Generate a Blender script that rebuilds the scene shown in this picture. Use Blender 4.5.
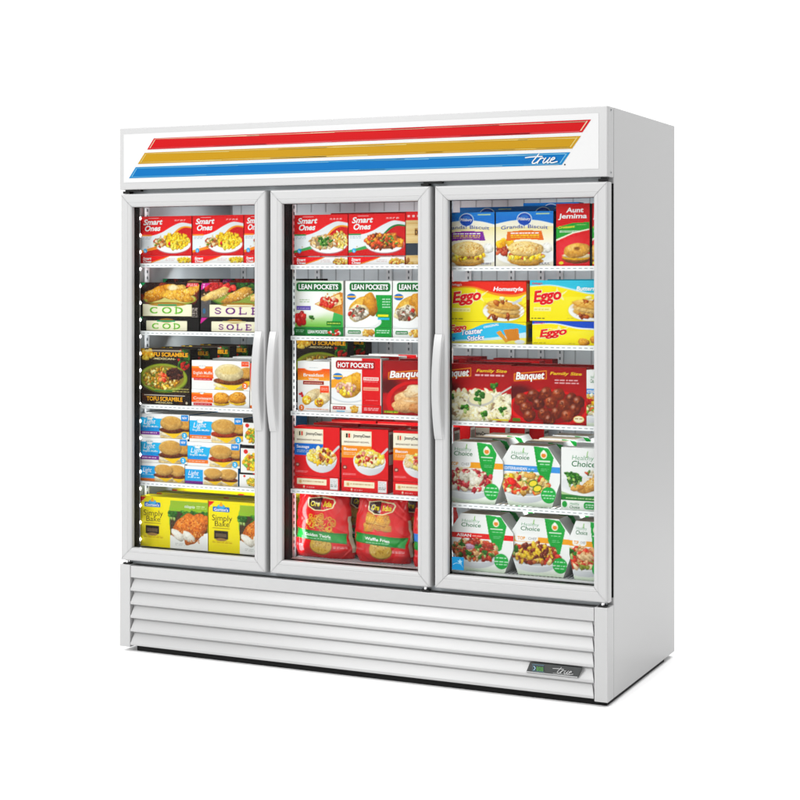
import bpy, bmesh, math, random
import numpy as np
C = bpy.context.scene
for o in list(bpy.data.objects): bpy.data.objects.remove(o)
R = math.radians

# ------------------------------------------------------------------ camera, world, lamps, exposure
cam = bpy.data.objects.new('camera', bpy.data.cameras.new('camera'))
C.collection.objects.link(cam)
cam.location = (3.66991, -4.82148, 1.43869)
cam.rotation_euler = (R(90), 0, 0.40857)
cam.data.sensor_width = 36.0
cam.data.lens = 1529.65/800*36
cam.data.shift_x = (400-497.03)/800
cam.data.shift_y = (276.58-400)/800
cam.data.clip_end = 500
C.camera = cam
C.render.resolution_x = 1024; C.render.resolution_y = 1024

world = bpy.data.worlds.new("World"); C.world = world; world.use_nodes = True
bg = world.node_tree.nodes['Background']
# white studio all round, dimmed on the right to darken the cabinet's side
nt = world.node_tree; tc = nt.nodes.new('ShaderNodeTexCoord'); sp = nt.nodes.new('ShaderNodeSeparateXYZ'); mr = nt.nodes.new('ShaderNodeMapRange')
mr.inputs['From Min'].default_value = .25; mr.inputs['From Max'].default_value = .95; mr.inputs['To Min'].default_value = 1.25; mr.inputs['To Max'].default_value = .40
nt.links.new(tc.outputs['Generated'], sp.inputs[0]); nt.links.new(sp.outputs['X'], mr.inputs['Value']); nt.links.new(mr.outputs[0], bg.inputs['Strength'])
bg.inputs['Color'].default_value = (1, 1, 1, 1)

C.view_settings.view_transform = 'Standard'; C.view_settings.look = 'None'
C.view_settings.exposure = 0; C.view_settings.gamma = 1
C.cycles.max_bounces = 8; C.cycles.transparent_max_bounces = 24
C.cycles.use_adaptive_sampling = True

def area_lamp(name, loc, aim, sx, sy, power, col=(1, 1, 1)):
    d = bpy.data.lights.new(name, 'AREA'); d.shape = 'RECTANGLE'; d.size = sx; d.size_y = sy
    d.energy = power; d.color = col
    o = bpy.data.objects.new(name, d); C.collection.objects.link(o); o.location = loc
    from mathutils import Vector
    o.rotation_euler = (Vector(aim)-Vector(loc)).to_track_quat('-Z', 'Y').to_euler()
    return o
area_lamp('overhead_fill', (1.0, -0.6, 5.2), (1.0, -0.6, 0), 7, 7, 430)  # unseen lamp added to wash the floor out to white
area_lamp('front_softbox', (-1.2, -5.2, 3.9), (0.9, 0, 0.9), 2.6, 1.6, 140)
area_lamp('strip_softbox', (-2.3, -5.2, 3.75), (0.8, 0, 0.15), 1.5, 0.9, 55)

# ------------------------------------------------------------------ helpers
def lin(c):
    c = np.asarray(c, float)
    return np.where(c <= .04045, c/12.92, ((c+.055)/1.055)**2.4)
def H(s): return np.array([int(s[i:i+2], 16)/255 for i in (0, 2, 4)])

def mat(name, col, rough=.5, spec=.5, metal=0, emit=None, estr=0, bump=0, bscale=200, coat=0, var=0):
    m = bpy.data.materials.new(name); m.use_nodes = True
    nt = m.node_tree; b = nt.nodes['Principled BSDF']
    b.inputs['Base Color'].default_value = (*col, 1)
    b.inputs['Roughness'].default_value = rough
    b.inputs['Specular IOR Level'].default_value = spec
    b.inputs['Metallic'].default_value = metal
    b.inputs['Coat Weight'].default_value = coat
    if emit is not None:
        b.inputs['Emission Color'].default_value = (*emit, 1); b.inputs['Emission Strength'].default_value = estr
    if bump or var:
        tc = nt.nodes.new('ShaderNodeTexCoord'); nz = nt.nodes.new('ShaderNodeTexNoise')
        nz.inputs['Scale'].default_value = bscale; nz.inputs['Detail'].default_value = 3
        nt.links.new(tc.outputs['Object'], nz.inputs['Vector'])
        if bump:
            bp = nt.nodes.new('ShaderNodeBump'); bp.inputs['Strength'].default_value = bump
            bp.inputs['Distance'].default_value = .001
            nt.links.new(nz.outputs['Fac'], bp.inputs['Height']); nt.links.new(bp.outputs['Normal'], b.inputs['Normal'])
        if var:
            mr = nt.nodes.new('ShaderNodeMapRange'); mr.inputs['To Min'].default_value = rough-var; mr.inputs['To Max'].default_value = rough+var
            nt.links.new(nz.outputs['Fac'], mr.inputs['Value']); nt.links.new(mr.outputs['Result'], b.inputs['Roughness'])
    return m

M = {}
M['paint'] = mat('white_powder_coat', (.328, .328, .328), .28, .45, bump=.35, bscale=2.2)
M['frame'] = mat('white_door_profile', (.335, .335, .335), .28, .4)
M['liner'] = mat('pale_grey_liner', (.52, .56, .58), .35, .5, bump=.05, bscale=40)
M['groove'] = mat('liner_groove', (.33, .355, .37), .5)
M['black'] = mat('black_rubber', (.005, .005, .005), .6, .15)
M['dark'] = mat('dark_plastic', (.012, .012, .012), .6, .15)
M['wire'] = mat('white_wire', (.60, .61, .62), .35, .4)
M['strip'] = mat('white_price_strip', (.64, .65, .655), .35, .3)
M['dash'] = mat('grey_slot', (.30, .32, .33), .6)
M['slot'] = mat('dark_slot', (.08, .09, .1), .6)
M['steel'] = mat('hinge_steel', (.55, .55, .55), .3, .5, metal=1)
M['sign'] = mat('backlit_sign', (.42, .42, .42), .35, .1, emit=(1, 1, 1), estr=.02)
M['floor'] = mat('white_studio_floor', (.94, .94, .94), .7, .2)
M['led'] = mat('led_white', (1, 1, 1), .5, emit=(1, 1, 1), estr=6)
M['ledglow'] = mat('led_glow', (.6, .6, .6), .5, emit=(1, 1, 1), estr=.22)  # dim emission standing in for the soft glow between the LEDs
M['badge'] = mat('badge_grey', (.035, .037, .037), .4, .25)
M['chrome'] = mat('bright_chrome', (.45, .45, .45), .25, metal=1)
M['lcd'] = mat('lcd_glass', (.01, .015, .02), .15)
M['lcdg'] = mat('lcd_green', (.03, .12, .02), .4, emit=(.1, .5, .05), estr=.25)
M['lcdb'] = mat('lcd_blue', (.05, .12, .16), .4)
INK = .47   # printing inks on board reflect a little under their nominal colour
def flatm(name, hexs, rough=.4): return mat(name, lin(H(hexs))*INK, rough, .06)
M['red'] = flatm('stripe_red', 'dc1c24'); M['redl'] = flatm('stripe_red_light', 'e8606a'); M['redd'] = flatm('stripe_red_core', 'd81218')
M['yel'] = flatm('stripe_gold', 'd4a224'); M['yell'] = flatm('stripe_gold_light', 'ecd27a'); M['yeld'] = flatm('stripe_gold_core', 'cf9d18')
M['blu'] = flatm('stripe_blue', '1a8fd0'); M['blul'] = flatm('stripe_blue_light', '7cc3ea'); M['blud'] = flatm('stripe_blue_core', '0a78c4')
M['cream'] = flatm('stripe_cream', 'f4d9b4'); M['white'] = flatm('ink_white', 'fbfbfb')
M['stk'] = flatm('sticker_blue', '1b93cf'); M['stkl'] = flatm('sticker_pale', 'a8d8ee')
M['paper'] = flatm('notice_paper', 'cdd3d8'); M['ink'] = flatm('notice_ink', '4a4a5e')

def glass_mat():
    m = bpy.data.materials.new('door_glass'); m.use_nodes = True; nt = m.node_tree
    nt.nodes.remove(nt.nodes['Principled BSDF']); out = nt.nodes['Material Output']
    tr = nt.nodes.new('ShaderNodeBsdfTransparent'); tr.inputs[0].default_value = (.985, .992, .99, 1)
    gl = nt.nodes.new('ShaderNodeBsdfGlossy'); gl.inputs['Roughness'].default_value = .02
    lw = nt.nodes.new('ShaderNodeFresnel'); lw.inputs['IOR'].default_value = 1.13
    mx = nt.nodes.new('ShaderNodeMixShader')
    nt.links.new(lw.outputs[0], mx.inputs[0]); nt.links.new(tr.outputs[0], mx.inputs[1]); nt.links.new(gl.outputs[0], mx.inputs[2])
    nt.links.new(mx.outputs[0], out.inputs[0]); return m
M['glass'] = glass_mat()
def print_mat(name, rough, spec, coat):
    m = mat(name, (.5, .5, .5), rough, spec, coat=coat); nt = m.node_tree
    a = nt.nodes.new('ShaderNodeVertexColor'); a.layer_name = 'print'
    nt.links.new(a.outputs['Color'], nt.nodes['Principled BSDF'].inputs['Base Color']); return m
M['print'] = print_mat('printed_carton', .45, .12, 0)
M['film'] = print_mat('printed_film', .20, .35, .12)

class MB:
    """collects quads/polys with material slots"""
    def __init__(s): s.v = []; s.f = []; s.m = []; s.mats = []
    def mi(s, m):
        if m not in s.mats: s.mats.append(m)
        return s.mats.index(m)
    def poly(s, pts, m):
        i = len(s.v); s.v += [tuple(p) for p in pts]; s.f.append(tuple(range(i, i+len(pts)))); s.m.append(s.mi(m))
    def box(s, x0, x1, y0, y1, z0, z1, m):
        i = len(s.v)
        s.v += [(x0, y0, z0), (x1, y0, z0), (x1, y1, z0), (x0, y1, z0), (x0, y0, z1), (x1, y0, z1), (x1, y1, z1), (x0, y1, z1)]
        for f in ((0, 3, 2, 1), (4, 5, 6, 7), (0, 1, 5, 4), (1, 2, 6, 5), (2, 3, 7, 6), (3, 0, 4, 7)):
            s.f.append(tuple(i+k for k in f)); s.m.append(s.mi(m))
    def fan(s, cx, cz, r, y, m, n=14, rx=None):
        s.poly([(cx+(rx or r)*math.cos(2*math.pi*k/n), y, cz+r*math.sin(2*math.pi*k/n)) for k in range(n)], m)
    def ribbon(s, pts, w, y, m, wend=None):
        """flat ribbon in the xz plane along a polyline, facing -y"""
        pts = [np.array(p, float) for p in pts]; n = len(pts); L = []
        for k in range(n):
            d = pts[min(k+1, n-1)]-pts[max(k-1, 0)]; d /= (np.linalg.norm(d)+1e-9)
            ww = w if wend is None else w+(wend-w)*k/(n-1)
            nn = np.array([-d[1], d[0]])*ww/2; L.append((pts[k]+nn, pts[k]-nn))
        for k in range(n-1):
            a, b = L[k]; c, d = L[k+1]
            s.poly([(b[0], y, b[1]), (d[0], y, d[1]), (c[0], y, c[1]), (a[0], y, a[1])], m)
    def build(s, name, parent=None, bevel=0, smooth=False):
        me = bpy.data.meshes.new(name); me.from_pydata(s.v, [], s.f)
        for m in s.mats: me.materials.append(M[m])
        me.polygons.foreach_set('material_index', s.m)
        if smooth: me.polygons.foreach_set('use_smooth', [True]*len(s.f))
        me.update()
        o = bpy.data.objects.new(name, me); C.collection.objects.link(o)
        if parent is not None: o.parent = parent
        if bevel:
            b = o.modifiers.new('bevel', 'BEVEL'); b.width = bevel; b.segments = 2; b.limit_method = 'ANGLE'
        return o
def smoothpts(pts, n=6):
    """Catmull-Rom through 2D points"""
    P = [np.array(p, float) for p in pts]; P = [P[0]]+P+[P[-1]]; out = []
    for i in range(1, len(P)-2):
        for k in range(n):
            t = k/n
            out.append(.5*((2*P[i])+(-P[i-1]+P[i+1])*t+(2*P[i-1]-5*P[i]+4*P[i+1]-P[i+2])*t*t+(-P[i-1]+3*P[i]-3*P[i+1]+P[i+2])*t**3))
    out.append(P[-2]); return out
SCRIPT = [[(-.02, .66), (.20, .72), (.50, .73)], [(.37, 1.0), (.31, .60), (.25, .20), (.27, .03), (.35, .05), (.41, .22), (.47, .52)], [(.47, .56), (.455, .44), (.435, .24), (.42, .02)], [(.435, .26), (.475, .46), (.53, .56), (.575, .50)],
          [(.635, .56), (.605, .34), (.59, .13), (.625, .02), (.68, .12), (.72, .32)], [(.765, .56), (.735, .30), (.725, .10), (.755, .02), (.80, .12)],
          [(.815, .28), (.87, .33), (.925, .44), (.915, .55), (.865, .55), (.825, .36), (.825, .14), (.865, .03), (.94, .05), (1.04, .14)]]
def script_true(mb, x0, z0, w, h, y, m, lw):
    """connected script lettering: round-jointed strokes, each a hair above the one before"""
    k = 0
    for st in SCRIPT:
        P = smoothpts([(x0+(u+.10*v-.05)*w, z0+v*h) for u, v in st], 5)
        for a, b in zip(P, P[1:]):
            mb.fan(a[0], a[1], lw/2, y-.000012*k, m, 10); k += 1
            mb.ribbon([a, b], lw, y-.000012*k, m); k += 1
        mb.fan(P[-1][0], P[-1][1], lw/2, y-.000012*k, m, 10); k += 1

# ------------------------------------------------------------------ the setting
Z0 = .018
fl = MB(); fl.poly([(-60, -60, 0), (60, -60, 0), (60, 60, 0), (-60, 60, 0)], 'floor')
floor = fl.build('floor'); floor['kind'] = 'structure'

# ------------------------------------------------------------------ the freezer
W, D, HT = 1.984, .767, 1.9914+Z0
ZH = 1.7539+Z0; YB = .0626
frz = bpy.data.objects.new('display_freezer', None); C.collection.objects.link(frz)
frz['label'] = 'large white upright freezer with three glass doors, striped header sign and louvred base'
frz['category'] = 'freezer'
# cabinet shell
b = MB()
b.box(0, .027, YB+.001, D, Z0, HT, 'paint'); b.box(W-.027, W, YB+.001, D, Z0, HT, 'paint')
b.box(.027, W-.027, YB+.002, D-.002, 1.775, HT-.0005, 'paint'); b.box(.027, W-.027, .735, D-.001, Z0+.002, 1.775, 'paint')
b.box(.027, W-.027, YB+.002, .735, Z0+.002, .372, 'paint')
b.build('cabinet', frz, .0025)
# liner: an open box seen from inside
b = MB(); lx0, lx1, ly0, ly1, lz0, lz1 = .029, W-.029, .066, .722, .374, 1.772
b.box(lx0-.0015, lx0+.001, ly0, ly1, lz0, lz1, 'liner'); b.box(lx1-.001, lx1+.0015, ly0, ly1, lz0, lz1, 'liner')
b.box(lx0+.001, lx1-.001, ly1, ly1+.01, lz0, lz1, 'liner')
b.box(lx0+.001, lx1-.001, ly0, ly1, lz1-.004, lz1, 'liner'); b.box(lx0+.001, lx1-.001, ly0, ly1, lz0, lz0+.003, 'groove')
x = lx0+.05
while x < lx1-.03:
    b.box(x, x+.005, ly1-.0015, ly1, lz0+.003, lz1-.004, 'groove'); x += .066
b.build('interior_liner', frz)
# slotted shelf standards on the back wall and beside the doors
def standard(x, y, facing):
    s = MB()
    if facing == 'y': s.box(x-.013, x+.013, y-.008, y, .39, 1.75, 'wire')
    else: s.box(x-.006, x, y-.015, y+.015, .39, 1.75, 'wire')
    z = .42
    while z < 1.74:
        if facing == 'y':
            s.box(x-.003, x+.003, y-.0088, y-.0085, z, z+.011, 'slot')
        else:
            s.box(x+.0004, x+.001, y-.004, y+.004, z, z+.011, 'slot')
        z += .024
    s.build('shelf_standard', frz)
for x in (.10, .215, .46, .795, .885, 1.15, 1.335, 1.46, 1.54, 1.80): standard(x, ly1-.002, 'y')
standard(.0375, .125, 'x'); standard(.7085, .112, 'x'); standard(1.357, .112, 'x')
# evaporator cover at the top of the back wall
e = MB(); e.box(.12, 1.86, .60, .718, 1.69, 1.765, 'liner')
for k in range(25): e.box(.16+k*.067, .165+k*.067, .5985, .5995, 1.70, 1.755, 'groove')
ev = e.build('evaporator_cover', frz, 0)
n = MB(); n.box(.11, .30, .700, .7015, 1.62, 1.69, 'paper')
for k in range(3): n.box(.13, .20, .699, .6995, 1.633+k*.018, 1.637+k*.018, 'ink')
n.box(.225, .28, .699, .6995, 1.645, 1.66, 'ink'); n.build('notice_label', frz)
# mullions behind the door joints
for x0, x1 in ((.612, .7215), (1.300, 1.357)):
    m_ = MB(); m_.box(x0, x1, .0585, .080, .36, 1.77, 'dark')
    for k in range(3): m_.box(x1+.0002, x1+.002, .062+k*.006, .064+k*.006, .38, 1.75, 'black')
    m_.build('mullion', frz)
# LED strip at the left jamb and on both mullions
def led_strip(x, y):
    s = MB(); s.box(x-.005, x, y-.008, y+.008, .39, 1.74, 'dark'); s.box(x+.0003, x+.0012, y-.004, y+.004, .40, 1.73, 'ledglow'); o = s.build('led_strip', frz)
    z = .42
    while z < 1.73:
        l = MB(); i = 0
        cs = [(x+.0005+.005*math.sin(a)*1.0, .0065*math.cos(a)) for a in np.linspace(0, math.pi, 7)]
        for (xa, za), (xb, zb) in zip(cs, cs[1:]):
            l.poly([(xa, y-.006, z+za), (xa, y+.006, z+za), (xb, y+.006, z+zb), (xb, y-.006, z+zb)], 'led')
        l.poly([(a_, y-.006, z+c_) for a_, c_ in cs][::-1], 'led'); l.poly([(a_, y+.006, z+c_) for a_, c_ in cs], 'led')
        l.build('led_lamp', o); z += .0655
led_strip(.0405, .0705)
# added lamps: unseen ceiling fill for the back wall, jamb lamps strengthening the LEDs
for cx in (.33, 1.01, 1.66):
    area_lamp('case_fill', (cx, .40, 1.755), (cx, .46, .4), .5, .25, 1.1, (.95, .98, 1))
for cx, ax in ((.05, .5), (.73, 1.1), (1.29, .9), (1.36, 1.7), (1.94, 1.5)):
    area_lamp('jamb_lamp', (cx, .10, 1.06), (ax, .75, 1.06), .02, 1.3, 1.1, (.95, .98, 1))

# header with sign
b = MB(); b.box(0, W, 0, YB, ZH, HT, 'paint'); hd = b.build('header_box', frz, .004)
zs0, zs1 = 1.781+Z0, 1.9665+Z0
b = MB(); b.box(.021, 1.9525, -.0008, .004, zs0, zs1, 'sign'); sg = b.build('sign_panel', hd)
for (xl, xr, zt, zb, sl, c) in ((.161, 1.926, 1.946, 1.9045, .031, 'red'), (.119, 1.890, 1.8925, 1.851, .032, 'yel'), (.077, 1.852, 1.839, 1.7975, .031, 'blu')):
    zt += Z0; zb += Z0; s = MB(); y = -.0016
    def P(u, z): return (u+(z-zt)/(zt-zb)*sl, z)
    def band(u0, u1, z0, z1, yy, mm):
        (a0, _), (a1, _) = P(u0, z0), P(u1, z0); (b0, _), (b1, _) = P(u0, z1), P(u1, z1)
        s.poly([(a0, yy, z0), (a1, yy, z0), (b1, yy, z1), (b0, yy, z1)], mm)
    h = zt-zb
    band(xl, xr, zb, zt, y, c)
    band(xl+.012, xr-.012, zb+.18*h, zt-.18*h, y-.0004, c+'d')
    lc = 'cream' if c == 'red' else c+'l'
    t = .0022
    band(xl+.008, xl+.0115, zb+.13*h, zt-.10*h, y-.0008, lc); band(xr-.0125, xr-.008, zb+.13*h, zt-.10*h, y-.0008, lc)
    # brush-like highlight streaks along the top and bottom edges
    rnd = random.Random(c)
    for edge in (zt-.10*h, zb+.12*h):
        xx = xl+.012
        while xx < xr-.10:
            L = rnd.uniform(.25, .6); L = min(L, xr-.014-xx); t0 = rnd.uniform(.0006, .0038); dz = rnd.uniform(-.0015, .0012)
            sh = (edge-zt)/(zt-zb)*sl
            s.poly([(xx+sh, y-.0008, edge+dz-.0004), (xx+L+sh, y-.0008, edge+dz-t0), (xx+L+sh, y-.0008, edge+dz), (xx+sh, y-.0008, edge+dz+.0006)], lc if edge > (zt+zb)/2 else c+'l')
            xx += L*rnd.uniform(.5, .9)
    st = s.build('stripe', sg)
    if c == 'blu':
        l = MB(); script_true(l, 1.690, 1.8045+Z0, .116, .032, y-.0016, 'white', .0038); l.build('logo_script', st)
b = MB(); b.fan(1.832, 1.798+Z0, .0028, -.0018, 'dark'); b.build('registered_mark', sg)
for z in (1.979+Z0, 1.7695+Z0):
    s = MB(); s.v = []; n = 10
    s.poly([(W+.0012, .034+.0045*math.cos(2*math.pi*k/n), z+.0045*math.sin(2*math.pi*k/n)) for k in range(n)], 'groove')
    s.poly([(W+.0016, .034+.0022*math.cos(2*math.pi*k/n), z+.0022*math.sin(2*math.pi*k/n)) for k in range(n)], 'dark'); s.build('screw', hd)
# dark gasket rail seen in the slots above and below the doors
for za, zb in ((ZH-.020, ZH-.0005), (.3155+Z0, .3155+Z0+.018)):
    b = MB(); b.box(.02, W-.02, .036, .0575, za, zb, 'groove'); b.build('door_rail', frz)

b = MB(); b.box(W-.032, W-.0008, .0590, .0634, .340+Z0, 1.734+Z0, 'black'); b.build('gap_strip', frz)  # black strip added so the gap beside the right door reads dark
# base: side posts, grille with louvres, badge, plinth
zb1 = .3155+Z0
for x0, x1 in ((0, .0495), (1.9365, W)):
    b = MB(); b.box(x0, x1, .0002, YB, Z0, zb1, 'paint'); b.build('base_post', frz, .002)
b = MB(); xg0, xg1 = .051, 1.935
b.box(xg0, xg1, .0015, .02, .268+Z0, .3125+Z0, 'paint'); b.box(xg0, xg1, .0195, .03, Z0+.006, .268+Z0, 'paint')
gr = b.build('grille', frz, .0015)
nl = 5; zt0 = .266+Z0; zl = .0521
for k in range(nl):
    s = MB(); zt = zt0-k*zl; zb = zt-zl+.0035
    prof = [(.0185, zt), (.0176, zt-.0015), (.0025, zb+.0125), (.0005, zb+.009), (0, zb+.003), (.001, zb), (.0185, zb+.001)]
    a0, a1 = xg0+.0006, xg1-.0006
    def ends(y): t = y/.0185; return a0+.012*t, a1-.012*t
    for (ya, za), (yb, zb_) in zip(prof, prof[1:]):
        (l0, l1), (m0, m1) = ends(ya), ends(yb)
        if yb == .0185: m0, m1 = l0, l1
        s.poly([(m0, yb, zb_), (m1, yb, zb_), (l1, ya, za), (l0, ya, za)], 'paint')
    # stamped ends
    for sgn, xe in ((-1, a0), (1, a1)):
        xi = xe-sgn*.012
        pts = [(xi, .0185, zt), (xe-sgn*.012*.003/.0185, .003, zb+.014), (xe, 0, zb+.003), (xe, .001, zb), (xe, .0185, zb+.001), (xe, .0185, zt-.012)]
        s.poly(pts if sgn < 0 else pts[::-1], 'paint')
    s.build('louver', gr)
b = MB()
bz0, bz1 = .0745+Z0, .1085+Z0; y0 = -.0030
b.poly([(1.692, y0, bz0), (1.879, y0, bz0), (1.893, y0, bz1), (1.706, y0, bz1)], 'badge')
b.poly([(1.692, y0, bz0), (1.706, y0, bz1), (1.706, .006, bz1), (1.692, .006, bz0)], 'badge'); b.poly([(1.706, y0, bz1), (1.893, y0, bz1), (1.893, .012, bz1), (1.706, .012, bz1)], 'badge')
b.poly([(1.893, y0, bz1), (1.879, y0, bz0), (1.879, .006, bz0), (1.893, .006, bz1)], 'badge'); b.poly([(1.879, y0, bz0), (1.692, y0, bz0), (1.692, .006, bz0), (1.879, .006, bz0)], 'badge')
b.ribbon([(1.694, bz0+.0018), (1.878, bz0+.0018)], .0022, y0-.0004, 'chrome')
bd = b.build('control_badge', gr)
l = MB(); l.box(1.715, 1.758, y0-.0012, y0-.0002, bz0+.006, bz1-.004, 'lcdb'); l.box(1.716, 1.758, y0-.0018, y0-.0013, bz0+.008, bz1-.006, 'lcd')
l.ribbon(smoothpts([(1.720, bz0+.010), (1.726, bz0+.017), (1.720, bz0+.024)]), .003, y0-.0024, 'stkl')
for k in range(3):
    xx = 1.732+k*.0085
    for seg in ([(0, 0), (0, .006)], [(0, .006), (0, .012)], [(0, .012), (.005, .012)], [(.005, .012), (.005, .006)], [(.005, .006), (.005, 0)], [(0, 0), (.005, 0)], [(0, .006), (.005, .006)])[:(7, 6, 7)[k]]:
        l.ribbon([(xx+a, bz0+.010+c) for a, c in seg], .0022, y0-.0024, 'lcdg')
l.build('display', bd)
l = MB(); script_true(l, 1.790, bz0+.0090, .074, .020, y0-.001, 'chrome', .0015); l.ribbon([(1.79, bz0+.0065), (1.85, bz0+.0065)], .001, y0-.001, 'chrome'); l.build('logo_script', bd)
b = MB(); b.box(.062, W-.012, .028, .672, 0.0005, Z0+.004, 'black'); b.build('plinth', frz)

# doors
def door(x0, x1, short_left):
    z0, z1 = .331+Z0, 1.738+Z0
    prof = [(0, .038), (0, .012), (.0009, .006), (.003, .0022), (.007, 0), (.0325, 0), (.034, .0012), (.0352, .0012), (.0365, .0004), (.0445, .0022), (.0495, .0050), (.0508, .0085), (.0510, .020)]
    b = MB(); g = .0007
    cor = [(x0, z0, 1, 1), (x1, z0, -1, 1), (x1, z1, -1, -1), (x0, z1, 1, -1)]
    for k in range(4):
        A, B = cor[k], cor[(k+1) % 4]
        d = np.array([B[0]-A[0], B[1]-A[1]]); d = d/np.linalg.norm(d)*g
        for (w0, y0), (w1, y1) in zip(prof, prof[1:]):
            p = [(A[0]+A[2]*w0+d[0], y0, A[1]+A[3]*w0+d[1]), (B[0]+B[2]*w0-d[0], y0, B[1]+B[3]*w0-d[1]),
                 (B[0]+B[2]*w1-d[0], y1, B[1]+B[3]*w1-d[1]), (A[0]+A[2]*w1+d[0], y1, A[1]+A[3]*w1+d[1])]
            b.poly(p, 'frame')
    # frame core behind the profile
    c = .0025; wi = .036
    b.box(x0+c, x0+wi, .016, .0375, z0+c, z1-c, 'frame'); b.box(x1-wi, x1-c, .016, .0375, z0+c, z1-c, 'frame')
    b.box(x0+wi, x1-wi, .016, .0375, z0+c, z0+wi, 'frame'); b.box(x0+wi, x1-wi, .016, .0375, z1-wi, z1-c, 'frame')
    d = b.build('door', frz)
    gk = MB(); c = .006
    gk.box(x0+c, x0+.03, .0385, .0575, z0+c, z1-c, 'black'); gk.box(x1-.03, x1-c-.004, .0385, .0575, z0+c, z1-c, 'black')
    gk.box(x0+.03, x1-.03, .0385, .0575, z0+c, z0+.03, 'black'); gk.box(x0+.03, x1-.03, .0455, .0575, z1-.03, z1-c, 'black')
    gk.build('gasket', d)
    sp = MB(); w0 = .0512; w1 = .037
    dl = .0375 if short_left else .0540
    sp.box(x0+w1, x0+w0, .0232, dl, z0+w0, z1-w0, 'black'); sp.box(x1-w0, x1-w1, .0232, .054, z0+w0, z1-w0, 'black')
    sp.box(x0+w1, x1-w1, .0232, .054, z0+w1, z0+w0, 'black'); sp.box(x0+w1, x1-w1, .0232, .054, z1-w0, z1-w1, 'black')
    sp.build('glazing_spacer', d)
    gs = MB(); gs.box(x0+.040, x1-.040, .0190, .0228, z0+.040, z1-.040, 'glass'); gs.build('glass_pane', d)
    return d
doors = [door(.004, .655, False), door(.672, 1.327, False), door(1.343, 1.984, True)]
# bowed pull handles
def handle(d, xa, xb):
    s = MB(); n = 28; za, zb = .853+Z0, 1.219+Z0; L = []
    for k in range(n+1):
        t = k/n; z = za+(zb-za)*t; bow = math.sin(math.pi*t)**.8 if 0 < t < 1 else 0
        yo = -.0030-.023*bow; th = .0035+.008*min(1, bow*2.5); m = .003
        yi = -.0004
        wx = .0018*bow
        sec = [(xa-wx, yi), (xa-wx, yo+m), (xa-wx+m, yo), (xb-m-.004*bow, yo+.001), (xb-.003*bow, yo+m+.001), (xb+.004, yi)]
        L.append([(x_, y_, z) for x_, y_ in sec])
    for k in range(n):
        for j in range(6):
            j2 = (j+1) % 6
            s.poly([L[k][j], L[k][j2], L[k+1][j2], L[k+1][j]], 'frame')
    s.poly(L[0][::-1], 'frame'); s.poly(L[-1], 'frame')
    # escutcheon let into the frame behind the grip
    s.box(xa+.012, xb-.004, -.0012, -.0002, za+.05, zb-.05, 'paint')
    s.build('handle', d)
handle(doors[0], .609, .643); handle(doors[1], .6735, .7055); handle(doors[2], 1.345, 1.378)
# hinges in the slots above and below the doors
def hinge(x0, x1, d):
    s = MB(); s.box(x0, x1, .006, .028, 1.738+Z0+.0015, ZH-.006, 'black'); s.box(x0+.008, min(x1+.05, W-.004), .010, .026, ZH-.007, ZH-.0005, 'dark'); s.build('hinge', d)
    s = MB(); s.box(x0, x1, .006, .028, zb1+.001, zb1+.006, 'dark')
    n = 12; xc = (x0+x1)/2
    for k in range(n):
        a, c = 2*math.pi*k/n, 2*math.pi*(k+1)/n
        s.poly([(xc+.006*math.cos(a), .014+.006*math.sin(a), zb1+.006), (xc+.006*math.cos(c), .014+.006*math.sin(c), zb1+.006), (xc+.006*math.cos(c), .014+.006*math.sin(c), .331+Z0-.0005), (xc+.006*math.cos(a), .014+.006*math.sin(a), .331+Z0-.0005)], 'steel')
    s.build('hinge', d)
hinge(.012, .042, doors[0]); hinge(1.288, 1.318, doors[1]); hinge(1.948, 1.976, doors[2])
# energy sticker on the right pane
s = MB(); xa, za = 1.4035, .398+Z0
s.box(xa, xa+.045, .0180, .0186, za, za+.045, 'stk')
s.ribbon(smoothpts([(xa+.004, za+.018), (xa+.018, za+.024), (xa+.034, za+.020), (xa+.043, za+.010)]), .0022, .0176, 'stkl', .0008)
pts = []
for k in range(10):
    r = .011 if k % 2 == 0 else .0046; a = math.pi/2+k*math.pi/5; pts.append((xa+.031+r*math.cos(a), .0176, za+.029+r*math.sin(a)))
for k in range(10): s.poly([(xa+.031, .0176, za+.029), pts[k], pts[(k+1) % 10]], 'stkl')
s.build('sticker', doors[2])

# shelves
BAYS = [(.034, .610), (.7235, 1.298), (1.3595, 1.951)]
SH = [[1.489, 1.2280, .9440, .6460, .392], [1.481, 1.2190, .9410, .6540, .397], [1.474, 1.2030, .9300, .6410, .403]]
def shelf(x0, x1, z, bottom):
    s = MB(); n = int((x1-x0)/(.021 if not bottom else .0145))
    for k in range(n+1):
        x = x0+.003+(x1-x0-.006)*k/n; r = .0014 if not bottom else .0021
        s.box(x-r, x+r, .082, .695, z-.0032, z, 'wire')
    for y in (.084, .18, .28, .40, .52, .69): s.box(x0, x1, y-.002, y+.002, z-.0075, z-.0033, 'wire')
    if bottom:
        for k in range(24): s.box(x0, x1, .09+k*.025, .094+k*.025, z-.0075, z-.0034, 'wire')
    o = s.build('wire_shelf', frz)
    p = MB(); hh = .0150 if not bottom else .009
    p.box(x0, x1, .0645, .0805, z-hh, z+.0006, 'strip')
    if not bottom:
        nd = int((x1-x0)/.0205)
        for k in range(nd):
            x = x0+.006+k*.0205; p.box(x, x+.0115, .0638, .0643, z-.0092, z-.0058, 'dash')
    p.build('price_strip', o)
for bi, (x0, x1) in enumerate(BAYS):
    for si, z in enumerate(SH[bi]):
        shelf(x0, x1, z, si == 4)
        if si < 4: area_lamp('shelf_fill', ((x0+x1)/2, .30, z-.012), ((x0+x1)/2, .52, z-.25), .5, .10, .95, (.95, .98, 1))  # added fill under each shelf, no fitting there; lifts the dark gaps
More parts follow.
